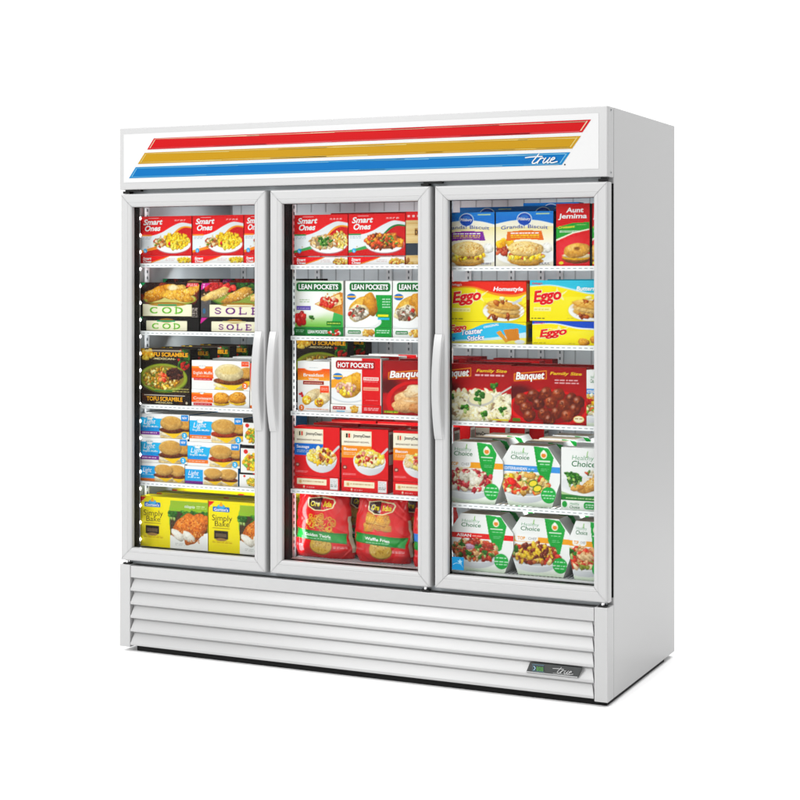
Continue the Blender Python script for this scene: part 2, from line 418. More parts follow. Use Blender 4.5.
# ------------------------------------------------------------------ printing: a small painter for the packaging artwork
PACK = .62   # coated board reflects a little under the nominal ink colour
class Canvas:
    """printed artwork of a pack face, sampled on a fine vertex grid; u,v in 0..1, radii in face heights"""
    def __init__(s, w, h, cell=.0019):
        s.w, s.h, s.a = w, h, w/h
        s.nx, s.ny = max(8, int(w/cell)), max(6, int(h/cell)); s.aa = 1.0/s.ny
        s.U, s.V = np.meshgrid(np.linspace(0, 1, s.nx+1), np.linspace(0, 1, s.ny+1))
        s.X = s.U*s.a; s.Y = s.V; s.c = np.ones((s.ny+1, s.nx+1, 3)); s.texts = []; s.r = random.Random(7)
    def noise(s, j0, j1, i0, i1):
        if not hasattr(s, '_n'):
            g = np.random.default_rng(5); n = np.zeros((s.ny+1, s.nx+1))
            for z, a in ((1, .5), (2, .6), (4, .7), (8, .5)):
                b = g.normal(size=((s.ny+1)//z+3, (s.nx+1)//z+3)); jj, ii = np.mgrid[0:s.ny+1, 0:s.nx+1]/z
                j, i = jj.astype(int), ii.astype(int); fj, fi = jj-j, ii-i
                n += a*((b[j, i]*(1-fi)+b[j, i+1]*fi)*(1-fj)+(b[j+1, i]*(1-fi)+b[j+1, i+1]*fi)*fj)
            s._n = n
        return s._n[j0:j1, i0:i1]
    def grain(s, u, v, rx, ry, amp):
        d = np.hypot((s.X-u*s.a)/rx, (s.Y-v)/ry); m = np.clip((1-d)*4, 0, 1)[..., None]; s.c = np.clip(s.c*(1+amp*m*s.noise(0, s.ny+1, 0, s.nx+1)[..., None]), 0, 1)
    def put(s, m, col, al=1):
        m = np.clip(m, 0, 1)[..., None]*al; s.c = s.c*(1-m)+(H(col) if isinstance(col, str) else np.asarray(col))*m
    def bg(s, col): s.c[:] = H(col)
    def grad(s, v0, c0, v1, c1):
        t = np.clip((s.V-v0)/(v1-v0), 0, 1)[..., None]; m = ((s.V >= min(v0, v1)) & (s.V <= max(v0, v1)))[..., None]
        s.c = np.where(m, H(c0)*(1-t)+H(c1)*t, s.c)
    def rect(s, u0, v0, u1, v1, col, al=1): s.put(((s.U >= u0) & (s.U <= u1) & (s.V >= v0) & (s.V <= v1)).astype(float), col, al)
    def rrect(s, u0, v0, u1, v1, col, r=.03, al=1):
        cx, cy = (u0+u1)/2*s.a, (v0+v1)/2; hx, hy = (u1-u0)/2*s.a-r, (v1-v0)/2-r
        d = np.hypot(np.maximum(abs(s.X-cx)-hx, 0), np.maximum(abs(s.Y-cy)-hy, 0))-r; s.put(.5-d/s.aa, col, al)
    def ell(s, u, v, rx, ry, col, rot=0, al=1, soft=None):
        dx, dy = s.X-u*s.a, s.Y-v; c, n = math.cos(rot), math.sin(rot); p, q = (dx*c+dy*n)/rx, (-dx*n+dy*c)/ry
        d = np.hypot(p, q); s.put((1-d)*min(rx, ry)/(soft or s.aa)+.5, col, al)
    def poly(s, pts, col, al=1):
        x, y = s.U, s.V; ins = np.zeros_like(x, bool); n = len(pts)
        for i in range(n):
            (x0, y0), (x1, y1) = pts[i], pts[(i+1) % n]
            if y0 == y1: continue
            ins ^= ((y0 > y) != (y1 > y)) & (x < (x1-x0)*(y-y0)/(y1-y0)+x0)
        s.put(ins.astype(float), col, al)
    def wave(s, f, col, above=True, u0=0, u1=1, al=1):
        """fill above (or below) the curve through the points f, smooth"""
        us, vs = zip(*f); vv = np.interp(s.U, *zip(*[(p[0], p[1]) for p in smoothpts(f, 8)])); d = (s.V-vv)/s.aa
        m = np.clip(.5+(d if above else -d), 0, 1)*((s.U >= u0) & (s.U <= u1)); s.put(m, col, al)
    def line(s, pts, w, col, al=1):
        d = np.full_like(s.X, 9.)
        for (x0, y0), (x1, y1) in zip(pts, pts[1:]):
            ax, ay, bx, by = x0*s.a, y0, x1*s.a, y1; L = (bx-ax)**2+(by-ay)**2+1e-12
            t = np.clip(((s.X-ax)*(bx-ax)+(s.Y-ay)*(by-ay))/L, 0, 1); d = np.minimum(d, np.hypot(s.X-ax-t*(bx-ax), s.Y-ay-t*(by-ay)))
        s.put(.5+(w/2-d)/s.aa, col, al)
    def micro(s, u0, v0, u1, n, col, lh=.028, al=.75):
        for k in range(n):
            v = v0-k*lh*1.6; u = u0
            while u < u1-.01:
                L = s.r.uniform(.02, .07); s.rect(u, v, min(u1, u+L), v+lh*.75, col, al); u += L+.014
    def blob(s, u, v, rx, ry, col, rot=0, gl=.35, flat=.0, irr=.10, grain=.08):
        """one printed morsel: lit from above left in the food photograph"""
        rm = max(rx, ry); i0 = max(0, int((u-rm/s.a)*s.nx)-1); i1 = min(s.nx+1, int((u+rm/s.a)*s.nx)+3); j0 = max(0, int((v-rm)*s.ny)-1); j1 = min(s.ny+1, int((v+rm)*s.ny)+3)
        if i0 >= i1 or j0 >= j1: return
        dx, dy = s.X[j0:j1, i0:i1]-u*s.a, s.Y[j0:j1, i0:i1]-v; c, n = math.cos(rot), math.sin(rot)
        p, q = (dx*c+dy*n)/rx, (-dx*n+dy*c)/ry; d = np.hypot(p, q); an = np.arctan2(q, p); f1, f2, f3 = (s.r.uniform(0, 6.3) for _ in range(3))
        d = d/(1+irr*(.6*np.sin(2*an+f1)+.6*np.sin(3*an+f2)+.35*np.sin(7*an+f3))); z = np.sqrt(np.clip(1-d*d, 0, 1))
        lx, ly = p*c-q*n, p*n+q*c
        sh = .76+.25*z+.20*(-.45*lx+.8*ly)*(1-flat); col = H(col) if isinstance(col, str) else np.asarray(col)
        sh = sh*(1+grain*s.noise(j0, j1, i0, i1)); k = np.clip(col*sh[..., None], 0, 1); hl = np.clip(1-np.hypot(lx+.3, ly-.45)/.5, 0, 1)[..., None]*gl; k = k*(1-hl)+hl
        m = np.clip((1-d)*min(rx, ry)/s.aa+.5, 0, 1)[..., None]; s.c[j0:j1, i0:i1] = s.c[j0:j1, i0:i1]*(1-m)+k*m
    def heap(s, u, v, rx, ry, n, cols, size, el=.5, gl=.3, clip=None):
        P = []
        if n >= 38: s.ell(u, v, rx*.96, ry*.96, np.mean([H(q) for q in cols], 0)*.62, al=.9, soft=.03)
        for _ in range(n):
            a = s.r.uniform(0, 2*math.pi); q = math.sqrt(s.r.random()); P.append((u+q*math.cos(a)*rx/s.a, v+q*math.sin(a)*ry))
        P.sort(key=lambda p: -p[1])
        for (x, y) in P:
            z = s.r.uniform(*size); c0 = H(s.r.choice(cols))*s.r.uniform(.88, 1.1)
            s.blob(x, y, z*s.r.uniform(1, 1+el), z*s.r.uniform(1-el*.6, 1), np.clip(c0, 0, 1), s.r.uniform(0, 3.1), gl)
    def speck(s, u, v, rx, ry, n, cols, size=.008):
        for _ in range(n):
            a = s.r.uniform(0, 6.3); q = math.sqrt(s.r.random()); s.ell(u+q*math.cos(a)*rx/s.a, v+q*math.sin(a)*ry, size*s.r.uniform(.6, 1.4), size*s.r.uniform(.5, 1), s.r.choice(cols), s.r.uniform(0, 3), .85)
    def plate(s, u, v, rx, ry, rim='f4f4f4', inner='e2e4e6'):
        s.ell(u, v-.02, rx*1.01, ry*1.03, '8a8a8a', al=.35, soft=.05); s.ell(u, v, rx, ry, rim); s.ell(u, v+.008, rx*.82, ry*.78, inner, soft=.03)
    def bowl(s, u, v, rx, ry, dep, col='f2f3f4', shade='b9bec4'):
        """bowl seen from slightly above: rim ellipse centre u,v"""
        t = np.clip((v-s.Y)/dep, 0, 1); half = rx*np.sqrt(np.clip(1-t**2.2, 0, 1))
        d = half-abs(s.X-u*s.a); m = np.clip(.5+d/s.aa, 0, 1)*((s.Y <= v) & (s.Y >= v-dep))
        g = np.clip((s.X-u*s.a)/rx*.5+.5+.3*t, 0, 1)[..., None]; s.c = np.where(m[..., None] > 0, s.c*(1-m[..., None])+(H(col)*(1-g*.8)+H(shade)*g*.8)*m[..., None], s.c)
        s.ell(u, v, rx, ry, col); s.ell(u, v-.004, rx*.93, ry*.86, shade)
    def broc(s, u, v, z):
        s.blob(u, v-z*.7, z*.35, z*.7, 'a9c47a', .2, .1)
        for _ in range(9): s.blob(u+s.r.uniform(-z, z)*.8/s.a, v+s.r.uniform(-.4, .7)*z, z*.42, z*.36, s.r.choice(['3f7a2c', '2f6423', '569238', '33702a']), 0, .12)
    def bun(s, u, v, rx, ry, top='d9a960', dark='b07a38', patt='6d3f22', egg='f3e2b0', cheese='f5bd2c', bot='e0b878'):
        """a filled breakfast muffin / biscuit"""
        s.blob(u, v-ry*1.50, rx*1.0, ry*.50, bot, 0, .1, 0, .03); s.blob(u, v-ry*1.20, rx*1.04, ry*.34, egg, 0, .2, 0, .08)
        s.poly([(u-rx*.8/s.a, v-ry*1.02), (u+rx*.98/s.a, v-ry*1.0), (u+rx*.25/s.a, v-ry*1.72)], cheese); s.blob(u, v-ry*.80, rx*1.05, ry*.36, patt, 0, .12, 0, .05, .14)
        s.speck(u, v-ry*.82, rx*.95, ry*.26, 22, ['8d5a34', '4e2a15', 'a3714a'], .008)
        s.blob(u, v, rx, ry*.80, top, 0, .08, 0, .02, .06); s.ell(u, v+ry*.22, rx*.70, ry*.40, dark, al=.5, soft=.05); s.speck(u, v+ry*.12, rx*.8, ry*.45, 26, ['c58f4a', 'ecc98c', '9a6a30'], .009)
    def text(s, t, u, v, w, h, col, bold=0, shear=0, rot=0, arc=0, out=None, ow=.0, layer=1):
        if out: s.texts.append((t, u, v, w, h, out, bold+ow, shear, rot, arc, layer))
        s.texts.append((t, u, v, w, h, col, bold, shear, rot, arc, layer+(1 if out else 0)))

def press(c):
    """printing inks: a little more contrast and saturation than the mixed colours"""
    c = np.clip(c, 0, 1); l = (c*np.array([.3, .59, .11])).sum(-1, keepdims=True); c = np.clip(l+(c-l)*1.08, 0, 1); return c*.55+(3*c*c-2*c**3)*.45
_tc = {}
def text_tris(t, bold, shear):
    """triangulated lettering normalised to x 0..1 and cap height 1; cached"""
    k = (t, bold, shear)
    if k in _tc: return _tc[k]
    cu = bpy.data.curves.new('lettering', 'FONT'); cu.body = t; cu.size = 1; cu.resolution_u = 3; cu.offset = bold; cu.shear = shear; cu.fill_mode = 'FRONT'
    ob = bpy.data.objects.new('lettering', cu); C.collection.objects.link(ob); me = bpy.data.meshes.new_from_object(ob)
    me.calc_loop_triangles(); n = len(me.vertices); co = np.zeros(n*3); me.vertices.foreach_get('co', co); co = co.reshape(-1, 3)[:, :2]
    tr = np.zeros(len(me.loop_triangles)*3, int); me.loop_triangles.foreach_get('vertices', tr); tr = tr.reshape(-1, 3)
    bpy.data.objects.remove(ob); bpy.data.curves.remove(cu); bpy.data.meshes.remove(me)
    x0, x1 = co[:, 0].min(), co[:, 0].max(); cap = .70
    co = np.stack([(co[:, 0]-x0)/(x1-x0), co[:, 1]/cap], 1)
    A = co[tr]; ar = (A[:, 1, 0]-A[:, 0, 0])*(A[:, 2, 1]-A[:, 0, 1])-(A[:, 1, 1]-A[:, 0, 1])*(A[:, 2, 0]-A[:, 0, 0])
    tr[ar < 0] = tr[ar < 0][:, ::-1]
    _tc[k] = (co, tr); return _tc[k]
def place_text(cv, e):
    t, u, v, w, h, col, bold, shear, rot, arc, layer = e
    co, tr = text_tris(t, round(bold, 3), shear); p = co.copy(); x = p[:, 0]*w*cv.w; y = p[:, 1]*h*cv.h+arc*cv.h*(1-(2*p[:, 0]-1)**2)
    c, n = math.cos(rot), math.sin(rot); X = x*c-y*n; Y = x*n+y*c
    return X+u*cv.w, Y+v*cv.h, tr, layer, lin(press(H(col)))
def bake_text(cv):
    """lettering pressed into the artwork itself (for film bags)"""
    for e in cv.texts:
        X, Y, tr, _, _ = place_text(cv, e); m = np.zeros_like(cv.U); x, y = cv.U*cv.w, cv.V*cv.h
        for a, b, c in tr:
            d = lambda i, j: (x-X[i])*(Y[j]-Y[i])-(y-Y[i])*(X[j]-X[i])
            m[(d(a, b) <= 0) & (d(b, c) <= 0) & (d(c, a) <= 0)] = 1
        cv.put(m, e[5])
    cv.texts = []

def pack_mesh(name, cv, d, top, side, prof=None, right=(), material='print', back=None):
    """a printed carton: artwork on the front (facing -y), plain board on the other faces; origin at the middle of its base.
    prof(v) -> left,right edge in 0..1 for cartons that are not rectangular"""
    w, h = cv.w, cv.h; ny, nx = cv.ny, cv.nx; V1 = np.linspace(0, 1, ny+1); r = .0012
    L, Rr = (np.zeros(ny+1), np.ones(ny+1)) if prof is None else map(np.array, zip(*[prof(v) for v in V1]))
    T = np.linspace(0, 1, nx+1)[None, :]; UX = L[:, None]+(Rr-L)[:, None]*T
    jj = np.repeat(np.arange(ny+1)[:, None], nx+1, 1); fi = np.clip(UX*nx, 0, nx); i0 = np.minimum(fi.astype(int), nx-1); fr = (fi-i0)[..., None]
    col = cv.c[jj, i0]*(1-fr)+cv.c[jj, i0+1]*fr
    v = np.stack([(UX-.5)*w, np.zeros_like(UX), np.repeat(V1[:, None], nx+1, 1)*h], -1).reshape(-1, 3); c = lin(press(col)).reshape(-1, 3)
    idx = np.arange((ny+1)*(nx+1)).reshape(ny+1, nx+1)
    q = np.stack([idx[:-1, :-1], idx[:-1, 1:], idx[1:, 1:], idx[1:, :-1]], -1).reshape(-1, 4)
    VV, CC, FF = [v], [c], [list(map(tuple, q))]; off = len(v); faces = list(map(tuple, q.tolist()))
    verts = v.tolist(); cols = c.tolist()
    def add(pts, cc):
        nonlocal off
        verts.extend([list(p) for p in pts]); cols.extend([list(cc)]*len(pts)); faces.append(tuple(range(off, off+len(pts)))); off += len(pts)
    ct, cs = lin(press(H(top))), lin(press(H(side))); cb = cs if back is None else lin(H(back))
    brk = [0, ny] if prof is None else [0]+[j for j in range(1, ny) if abs((L[j+1]-2*L[j]+L[j-1])) > 1e-6 or abs(Rr[j+1]-2*Rr[j]+Rr[j-1]) > 1e-6]+[ny]
    for a, b_ in zip(brk, brk[1:]):
        za, zb = V1[a]*h, V1[b_]*h; xl0, xl1, xr0, xr1 = (L[a]-.5)*w, (L[b_]-.5)*w, (Rr[a]-.5)*w, (Rr[b_]-.5)*w
        add([(xr0, 0, za), (xr0, d, za), (xr1, d, zb), (xr1, 0, zb)], cs); add([(xl0, d, za), (xl0, 0, za), (xl1, 0, zb), (xl1, d, zb)], cs)
        add([(xr0, d, za), (xl0, d, za), (xl1, d, zb), (xr1, d, zb)], cb)
    add([((L[-1]-.5)*w, 0, h), ((Rr[-1]-.5)*w, 0, h), ((Rr[-1]-.5)*w, d, h), ((L[-1]-.5)*w, d, h)], ct)
    add([((L[0]-.5)*w, d, 0), ((Rr[0]-.5)*w, d, 0), ((Rr[0]-.5)*w, 0, 0), ((L[0]-.5)*w, 0, 0)], cs)
    # tuck seam of the lid and printed patches on the right end
    if prof is None: add([(-w/2+.004, d*.5, h+.0003), (w/2-.004, d*.5, h+.0003), (w/2-.004, d*.5+.0012, h+.0003), (-w/2+.004, d*.5+.0012, h+.0003)], ct*.6)
    for k, (y0, y1, z0, z1, cc) in enumerate(right):
        x = w/2+.0003+.0002*k; add([(x, y0*d, z0*h), (x, y1*d, z0*h), (x, y1*d, z1*h), (x, y0*d, z1*h)], lin(H(cc)))
    for e in cv.texts:
        X, Y, tr, layer, cc = place_text(cv, e)
        verts.extend([(a-w/2, -.00035*layer, b_) for a, b_ in zip(X, Y)]); cols.extend([cc.tolist()]*len(X))
        faces.extend([tuple(int(i)+off for i in t) for t in tr]); off += len(X)
    return finish_mesh(name, verts, faces, cols, material)
def finish_mesh(name, verts, faces, cols, material, smooth=False):
    me = bpy.data.meshes.new(name); me.from_pydata(verts, [], faces)
    a = me.color_attributes.new('print', 'FLOAT_COLOR', 'POINT'); cc = np.ones((len(verts), 4), np.float32); cc[:, :3] = np.array(cols)*PACK; a.data.foreach_set('color', cc.ravel())
    me.materials.append(M[material])
    if smooth: me.polygons.foreach_set('use_smooth', [True]*len(me.polygons))
    me.update(); return me

# ------------------------------------------------------------------ the artworks
def smart(c, kind):
    c.bg('e4171f'); c.wave([(0, .50), (.22, .51), (.42, .59), (.62, .74), (.8, .83), (1, .79)], 'e6ecf0', False)
    c.wave([(.55, .42), (.72, .66), (.86, .74), (1, .72)], 'f29a2e' if kind != 'beef' else '2f7a44', False, .62); c.wave([(.55, .36), (.72, .60), (.86, .70), (1, .68)], 'c0151c', False, .62)
    c.wave([(0, .13), (.2, .20), (.4, .26), (.6, .2), (1, .2)], 'ef8d2a' if kind == 'mac' else '4c9a5c', False); c.wave([(0, .07), (.2, .13), (.4, .17), (.7, .14), (1, .2)], 'c0151c', False)
    c.rect(0, .50, .22, .525, 'f0923a' if kind == 'mac' else '3c8a55'); c.micro(.03, .455, .22, 2, '6a7a90', .022)
    u, v = .64, .30; c.ell(u, v-.045, .52*c.a/1.55, .21, 'a5a9b2', soft=.03, al=.8); c.ell(u, v-.02, .53*c.a/1.55, .21, 'fafafa')
    if kind == 'mac':
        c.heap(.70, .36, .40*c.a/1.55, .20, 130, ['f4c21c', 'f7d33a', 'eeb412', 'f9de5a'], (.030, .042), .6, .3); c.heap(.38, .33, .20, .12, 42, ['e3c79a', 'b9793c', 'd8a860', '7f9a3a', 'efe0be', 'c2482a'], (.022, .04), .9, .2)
        c.blob(.57, .30, .035, .045, 'd8232a'); c.blob(.30, .27, .04, .025, '5f8f34')
    elif kind == 'chick':
        c.heap(.84, .38, .24, .20, 80, ['f1d884', 'e9c860', 'f6e6a8', 'dba73c'], (.024, .036), .8, .25); c.heap(.54, .34, .36, .17, 60, ['e6cfa6', 'd9b27c', 'f0e2c6', 'c99a60'], (.03, .05), .6, .2)
        for _ in range(9): c.broc(.42+c.r.random()*.28, .25+c.r.random()*.18, .06)
        c.speck(.78, .35, .2, .12, 14, ['d0402a', 'e06a3a'], .014)
    else:
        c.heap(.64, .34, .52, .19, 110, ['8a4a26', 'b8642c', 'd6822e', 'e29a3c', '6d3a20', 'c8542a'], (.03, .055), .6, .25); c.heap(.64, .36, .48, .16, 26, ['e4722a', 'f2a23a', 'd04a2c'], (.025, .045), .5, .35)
        for _ in range(9): c.blob(.42+c.r.random()*.5, .26+c.r.random()*.2, .055, .02, c.r.choice(['4f8a36', '3c7a2a', '6ca24a']), c.r.uniform(-1, 1), .3)
    c.ell(.095, .125, .055, .055, '1fa3dc'); c.rect(.085, .10, .092, .15, 'ffffff'); c.rect(.085, .10, .108, .108, 'ffffff'); c.ell(.15, .22, .018, .014, 'b99a70')
    for k in range(4): c.rect(.67+k*.06, .865, .705+k*.06, .905, 'f7c9c9'); c.rect(.68+k*.06, .875, .70+k*.06, .89, 'e4171f')
    c.rect(.16, .945, .36, .958, 'f5b9bb')
    c.text('Smart', .06, .785, .38, .135, 'ffffff', .03, .25, .02, layer=2); c.text('Ones', .09, .625, .31, .135, 'ffffff', .03, .25, .02, layer=2)
def smart_edge(c, kind):
    c.bg('e4171f'); c.poly([(.15, 0), (.5, .75), (.58, 1), (1, 1), (1, 0)], 'f3f4f4'); c.poly([(.13, 0), (.45, .7), (.57, 1), (.60, 1), (.47, .6), (.2, 0)], 'ef8d2a')
    c.heap(.86, .4, 1.1, .36, 60, ['f4c21c', 'f7d33a', 'e2a81c', 'd8c08a', 'f9de5a'] if kind == 'mac' else ['e8c04a', 'd8a860', 'f2dc8a', 'b8642c'], (.10, .17), .6, .3)
    c.micro(.5, .55, .68, 2, 'b58a8a', .1); c.text('Smart', .05, .50, .17, .34, 'ffffff', .03, .25, layer=1); c.text('Ones', .06, .10, .16, .34, 'ffffff', .03, .25, layer=1)
def bread_box(c):
    c.bg('e0c08c')
    for k in range(14): c.rect(0, k*.07, 1, k*.07+.02, ['d3ae76', 'e9cf9f', 'c79f66'][k % 3], .6)
    c.rect(0, .84, 1, 1, 'e4171f'); c.rect(0, .18, 1, .40, '3d4550'); c.heap(.5, .09, .8, .08, 30, ['c9924a', 'e2b76a', 'b0783a'], (.04, .06))
    for k in range(4): c.rect(.06+k*.2, .90, .16+k*.2, .94, 'f7c9c9')
    c.rect(.35, .55, .75, .68, 'b08a50'); c.text('D', .37, .565, .12, .09, '5a3a1c', .03)
def fish(c, kind):
    cod = kind == 'cod'; c.bg('1f120e' if cod else '1d1714'); c.heap(.5, .75, 2.2, .3, 90, ['3a1c12', '5a2415', '2a1510', '7a2f1a'] if cod else ['4a3524', '30402a', '2d1c14'], (.06, .12), .5, .05)
    if not cod: c.heap(.3, .86, .5, .12, 26, ['c22a26', 'a81d1f', 'd8463a'], (.06, .09), .3, .3); c.heap(.75, .82, .4, .16, 30, ['2f5a24', '47762f', '264a1e'], (.05, .08), .5, .1); c.rect(0, .0, .16, .62, '8f8e92', .55)
    c.ell(.5 if cod else .62, .52, .92, .20, '8c9a3c' if cod else '557a2e'); c.ell(.5 if cod else .62, .54, .86, .17, 'c9c07a' if cod else '8a9a4a')
    g = ['d9932c', 'e8ab45', 'c67a1e', 'efc06a']
    if cod:
        for (u, v, rx, ry, r_) in [(.55, .82, .42, .13, .12), (.83, .74, .34, .15, .3), (.28, .68, .52, .18, .3), (.62, .61, .56, .16, -.1)]:
            c.blob(u, v, rx, ry, c.r.choice(g), r_, .12, 0, .2, .12); c.speck(u, v, rx*.8, ry*.7, 60, ['f3cf86', 'b86d18', 'e9b65a', 'fae3b0'], .016)
        c.ell(.55, .85, .18, .08, 'f6e8c6', al=.8, soft=.05)
        c.poly([(.77, .86), (.98, .90), (.98, .98), (.80, .98)], 'd21f26'); c.micro(.80, .94, .96, 2, 'f6dada', .03); c.micro(.87, .24, .97, 6, 'd8d0c8', .03)
        c.poly([(0, .84), (.09, 1), (0, 1)], '2aa36a')
    else:
        for (u, v, rx, ry, r_) in [(.24, .66, .52, .13, .35), (.60, .63, .60, .14, .35), (.95, .62, .3, .16, .2)]:
            c.blob(u, v, rx, ry, c.r.choice(['d8a95a', 'e3bd78', 'c9964a']), r_, .12, 0, .14, .12); c.speck(u, v, rx*.8, ry*.7, 60, ['f0d7a0', 'b17f38', 'e0bd7c', 'f8e8c4'], .016)
        c.poly([(0, .78), (.16, .98), (.02, .98), (0, .9)], 'c0318f'); c.speck(.05, .9, .08, .06, 6, ['f6d6ea'], .02); c.ell(.05, .18, .05, .08, '3f6f8f')
    c.rect(.04 if cod else .14, .02, .87 if cod else 1, .37, 'efe6b8'); c.rect(.05 if cod else .15, .035, .86 if cod else .99, .355, 'f5efcf')
    c.ell(.46 if cod else .62, .365, .62, .06, '8d6a28'); c.ell(.46 if cod else .62, .355, .58, .045, 'b08c40'); c.rect(.30 if cod else .42, .315, .62 if cod else .84, .36, '3b9a6c' if cod else 'e9dfb4')
    serif_word(c, 'COD' if cod else 'SOLE', .16 if cod else .20, .10, .58 if cod else .76, .18, '6cae35' if cod else '6a2478')
def fish_edge(c, kind):
    cod = kind == 'cod'; c.bg('17120f'); a = .10 if cod else .18; b_ = .80 if cod else .93
    c.rrect(a, .03, b_, .74, 'f3eccb', .06); c.ell((a+b_)/2, .76, .65, .15, '8d6a28'); c.rect(a+.18, .66, b_-.2, .76, '3b9a6c' if cod else 'd8cfa0')
    c.poly([(0, .6), (.04, 1), (0, 1)], '2aa36a') if cod else c.poly([(0, .55), (.12, 1), (.02, 1)], 'c0318f')
    serif_word(c, 'COD' if cod else 'SOLE', a+.10, .16, b_-a-.2, .38, '6cae35' if cod else '6a2478')
SERIF = {'C': [('arc', .5, .5, .42, .44, .95, 5.35)], 'O': [('arc', .5, .5, .42, .44, 0, 6.29)], 'D': [('v', .2), ('arc', .25, .5, .55, .44, -1.57, 1.57)], 'S': [('pl', [(.78, .75), (.6, .94), (.35, .92), (.22, .74), (.35, .56), (.65, .44), (.78, .26), (.62, .07), (.35, .06), (.2, .25)])], 'L': [('v', .25), ('pl', [(.12, .04), (.85, .04), (.85, .25)])], 'E': [('v', .25), ('pl', [(.12, .04), (.82, .04), (.84, .22)]), ('pl', [(.12, .96), (.8, .96), (.82, .78)]), ('pl', [(.25, .5), (.62, .5)])]}
def serif_word(c, word, u0, v0, w, h, col):
    n = len(word); cw = w/(n+(n-1)*.28)
    for i, ch in enumerate(word):
        x0 = u0+i*cw*1.28; P = lambda x, y: (x0+x*cw, v0+y*h)
        for g in SERIF[ch]:
            if g[0] == 'v': c.line([P(g[1], 0), P(g[1], 1)], h*.27, col); c.line([P(g[1]-.16, .03), P(g[1]+.16, .03)], h*.10, col); c.line([P(g[1]-.16, .97), P(g[1]+.16, .97)], h*.10, col)
            elif g[0] == 'arc':
                _, x, y, rx, ry, a0, a1 = g; A = np.linspace(a0, a1, 26)
                for p, q in zip(A, A[1:]): c.line([P(x+rx*math.cos(p), y+ry*math.sin(p)), P(x+rx*math.cos(q), y+ry*math.sin(q))], h*(.12+.17*abs(math.cos((p+q)/2))), col)
            else: c.line([P(*p) for p in g[1]], h*.17, col)
def tofu(c):
    c.bg('33261a'); c.grad(0, '3a2a1c', .7, '2b2018'); c.heap(.10, .88, .20, .11, 34, ['e8b32c', 'f3cf5a', 'd99a1e', 'f7e29a'], (.035, .055), .4, .2); c.heap(.88, .78, .16, .24, 44, ['2f5a24', '4a7a30', '23431a', 'b02a22'], (.03, .055), .7, .1)
    c.ell(.46, .34, .66, .335, '5c6a1e'); c.ell(.46, .35, .64, .31, '8f9c38'); c.ell(.46, .35, .56, .27, '8a7f3a')
    c.heap(.42, .33, .50, .23, 170, ['d9a52e', 'e8c862', 'b87f22', 'f0dc98', '8f6420', '6f7a30'], (.028, .045), .6, .25); c.heap(.70, .44, .22, .13, 60, ['3a1f18', '4e2b20', '2a1510', '603428'], (.028, .04), .5, .2)
    c.heap(.46, .36, .16, .09, 26, ['d8432a', 'e8653a', 'c4311f', 'ee8a5a'], (.03, .05), .6, .3); c.speck(.4, .28, .4, .14, 26, ['4f7a2c', '6f9a3c'], .014); c.rect(.28, .045, .66, .075, '2f7a4a')
    c.micro(.64, .09, .97, 2, 'c9c27a', .03); c.rect(.08, .955, .82, .97, 'e8e0d0', .7); c.rect(.10, .925, .80, .938, 'e8e0d0', .5)
    c.text('TOFU SCRAMBLE', .10, .83, .86, .085, 'f0a92a', .035, 0, layer=2); c.text('-MEXICAN-', .25, .755, .46, .045, 'd8c99a', .02, layer=2)
def tofu_edge(c):
    c.bg('2e211a'); c.heap(.5, .5, 2.5, .6, 40, ['3a2418', '261a14', '4a2c1c'], (.15, .3), .5, 0); c.rect(.08, .78, .9, .88, 'd9d0c4', .8); c.text('TOFU SCRAMBLE', .13, .34, .72, .36, 'f0a92a', .03); c.text('-MEXICAN-', .30, .10, .36, .16, 'd8c99a', .02); c.ell(.93, .2, .12, .12, 'cfc6b0')
def muffin(c, kind):
    crois = kind == 'crois'; c.bg('f5f3f0'); c.grad(.78, 'f5f3f0', 1, 'ffffff')
    c.poly([(0, .38 if not crois else .22), (.38, .38 if not crois else .22), (.36, .80), (0, .80)], 'ee6a1e'); c.grad_l = None
    c.rect(0, .72, .37, .80, 'f6a040', .7); c.ell(.18, .80, .14, .09, 'eef0ee'); c.micro(.12, .80, .24, 1, '8a9ab0', .03)
    c.rect(.03, .30 if not crois else .04, .36, .40 if not crois else .20, 'c4202a'); c.micro(.05, .345 if not crois else .10, .32, 1, 'f4d0d0', .03)
    if crois:
        for u, v in ((.52, .52), (.80, .58)):
            z = .58; c.blob(u, v-.30, z, .16, 'f2c23a', 0, .1); c.blob(u, v-.22, z*.9, .12, '7a4626', 0, .1); c.blob(u, v, z, .34, 'd9983c', 0, .15, 0, .06); c.speck(u, v+.05, z*.8, .2, 20, ['efc478', 'b5742a', '8a5420'], .03)
    else:
        c.bun(.95, .60, .36, .24); c.bun(.65, .60, .58, .37, 'e9d6a8', 'd9b870', '7a4a2a', 'f6e6b4', 'f7c832', 'f0cf6a')
    c.rrect(.86, .82, .99, .99, 'f0603a', .02) if not crois else None
    c.micro(.88, .90, .98, 1, 'fbe0d6', .035) if not crois else None
    if not crois: c.ell(.92, .16, .115, .115, 'f07a22'); c.text('2', .90, .11, .045, .11, 'ffffff', .03)
    c.text('English Muffin' if not crois else 'Croissant', .03, .52 if not crois else .40, .33, .10 if not crois else .16, 'fff2e2', .01, 0, layer=1); c.micro(.08, .45 if not crois else .30, .3, 1, 'fbe0c6', .03)
def egg_sliver(c):
    c.bg('f4f2ea'); c.grad(.35, 'f4f2ea', .75, 'e8531e'); c.rect(0, .75, 1, 1, 'e5371f'); c.ell(.5, .2, .25, .16, 'f0b428'); c.ell(.5, .2, .12, .08, 'f7f0da'); c.rect(0, 0, 1, .06, 'f07a22')
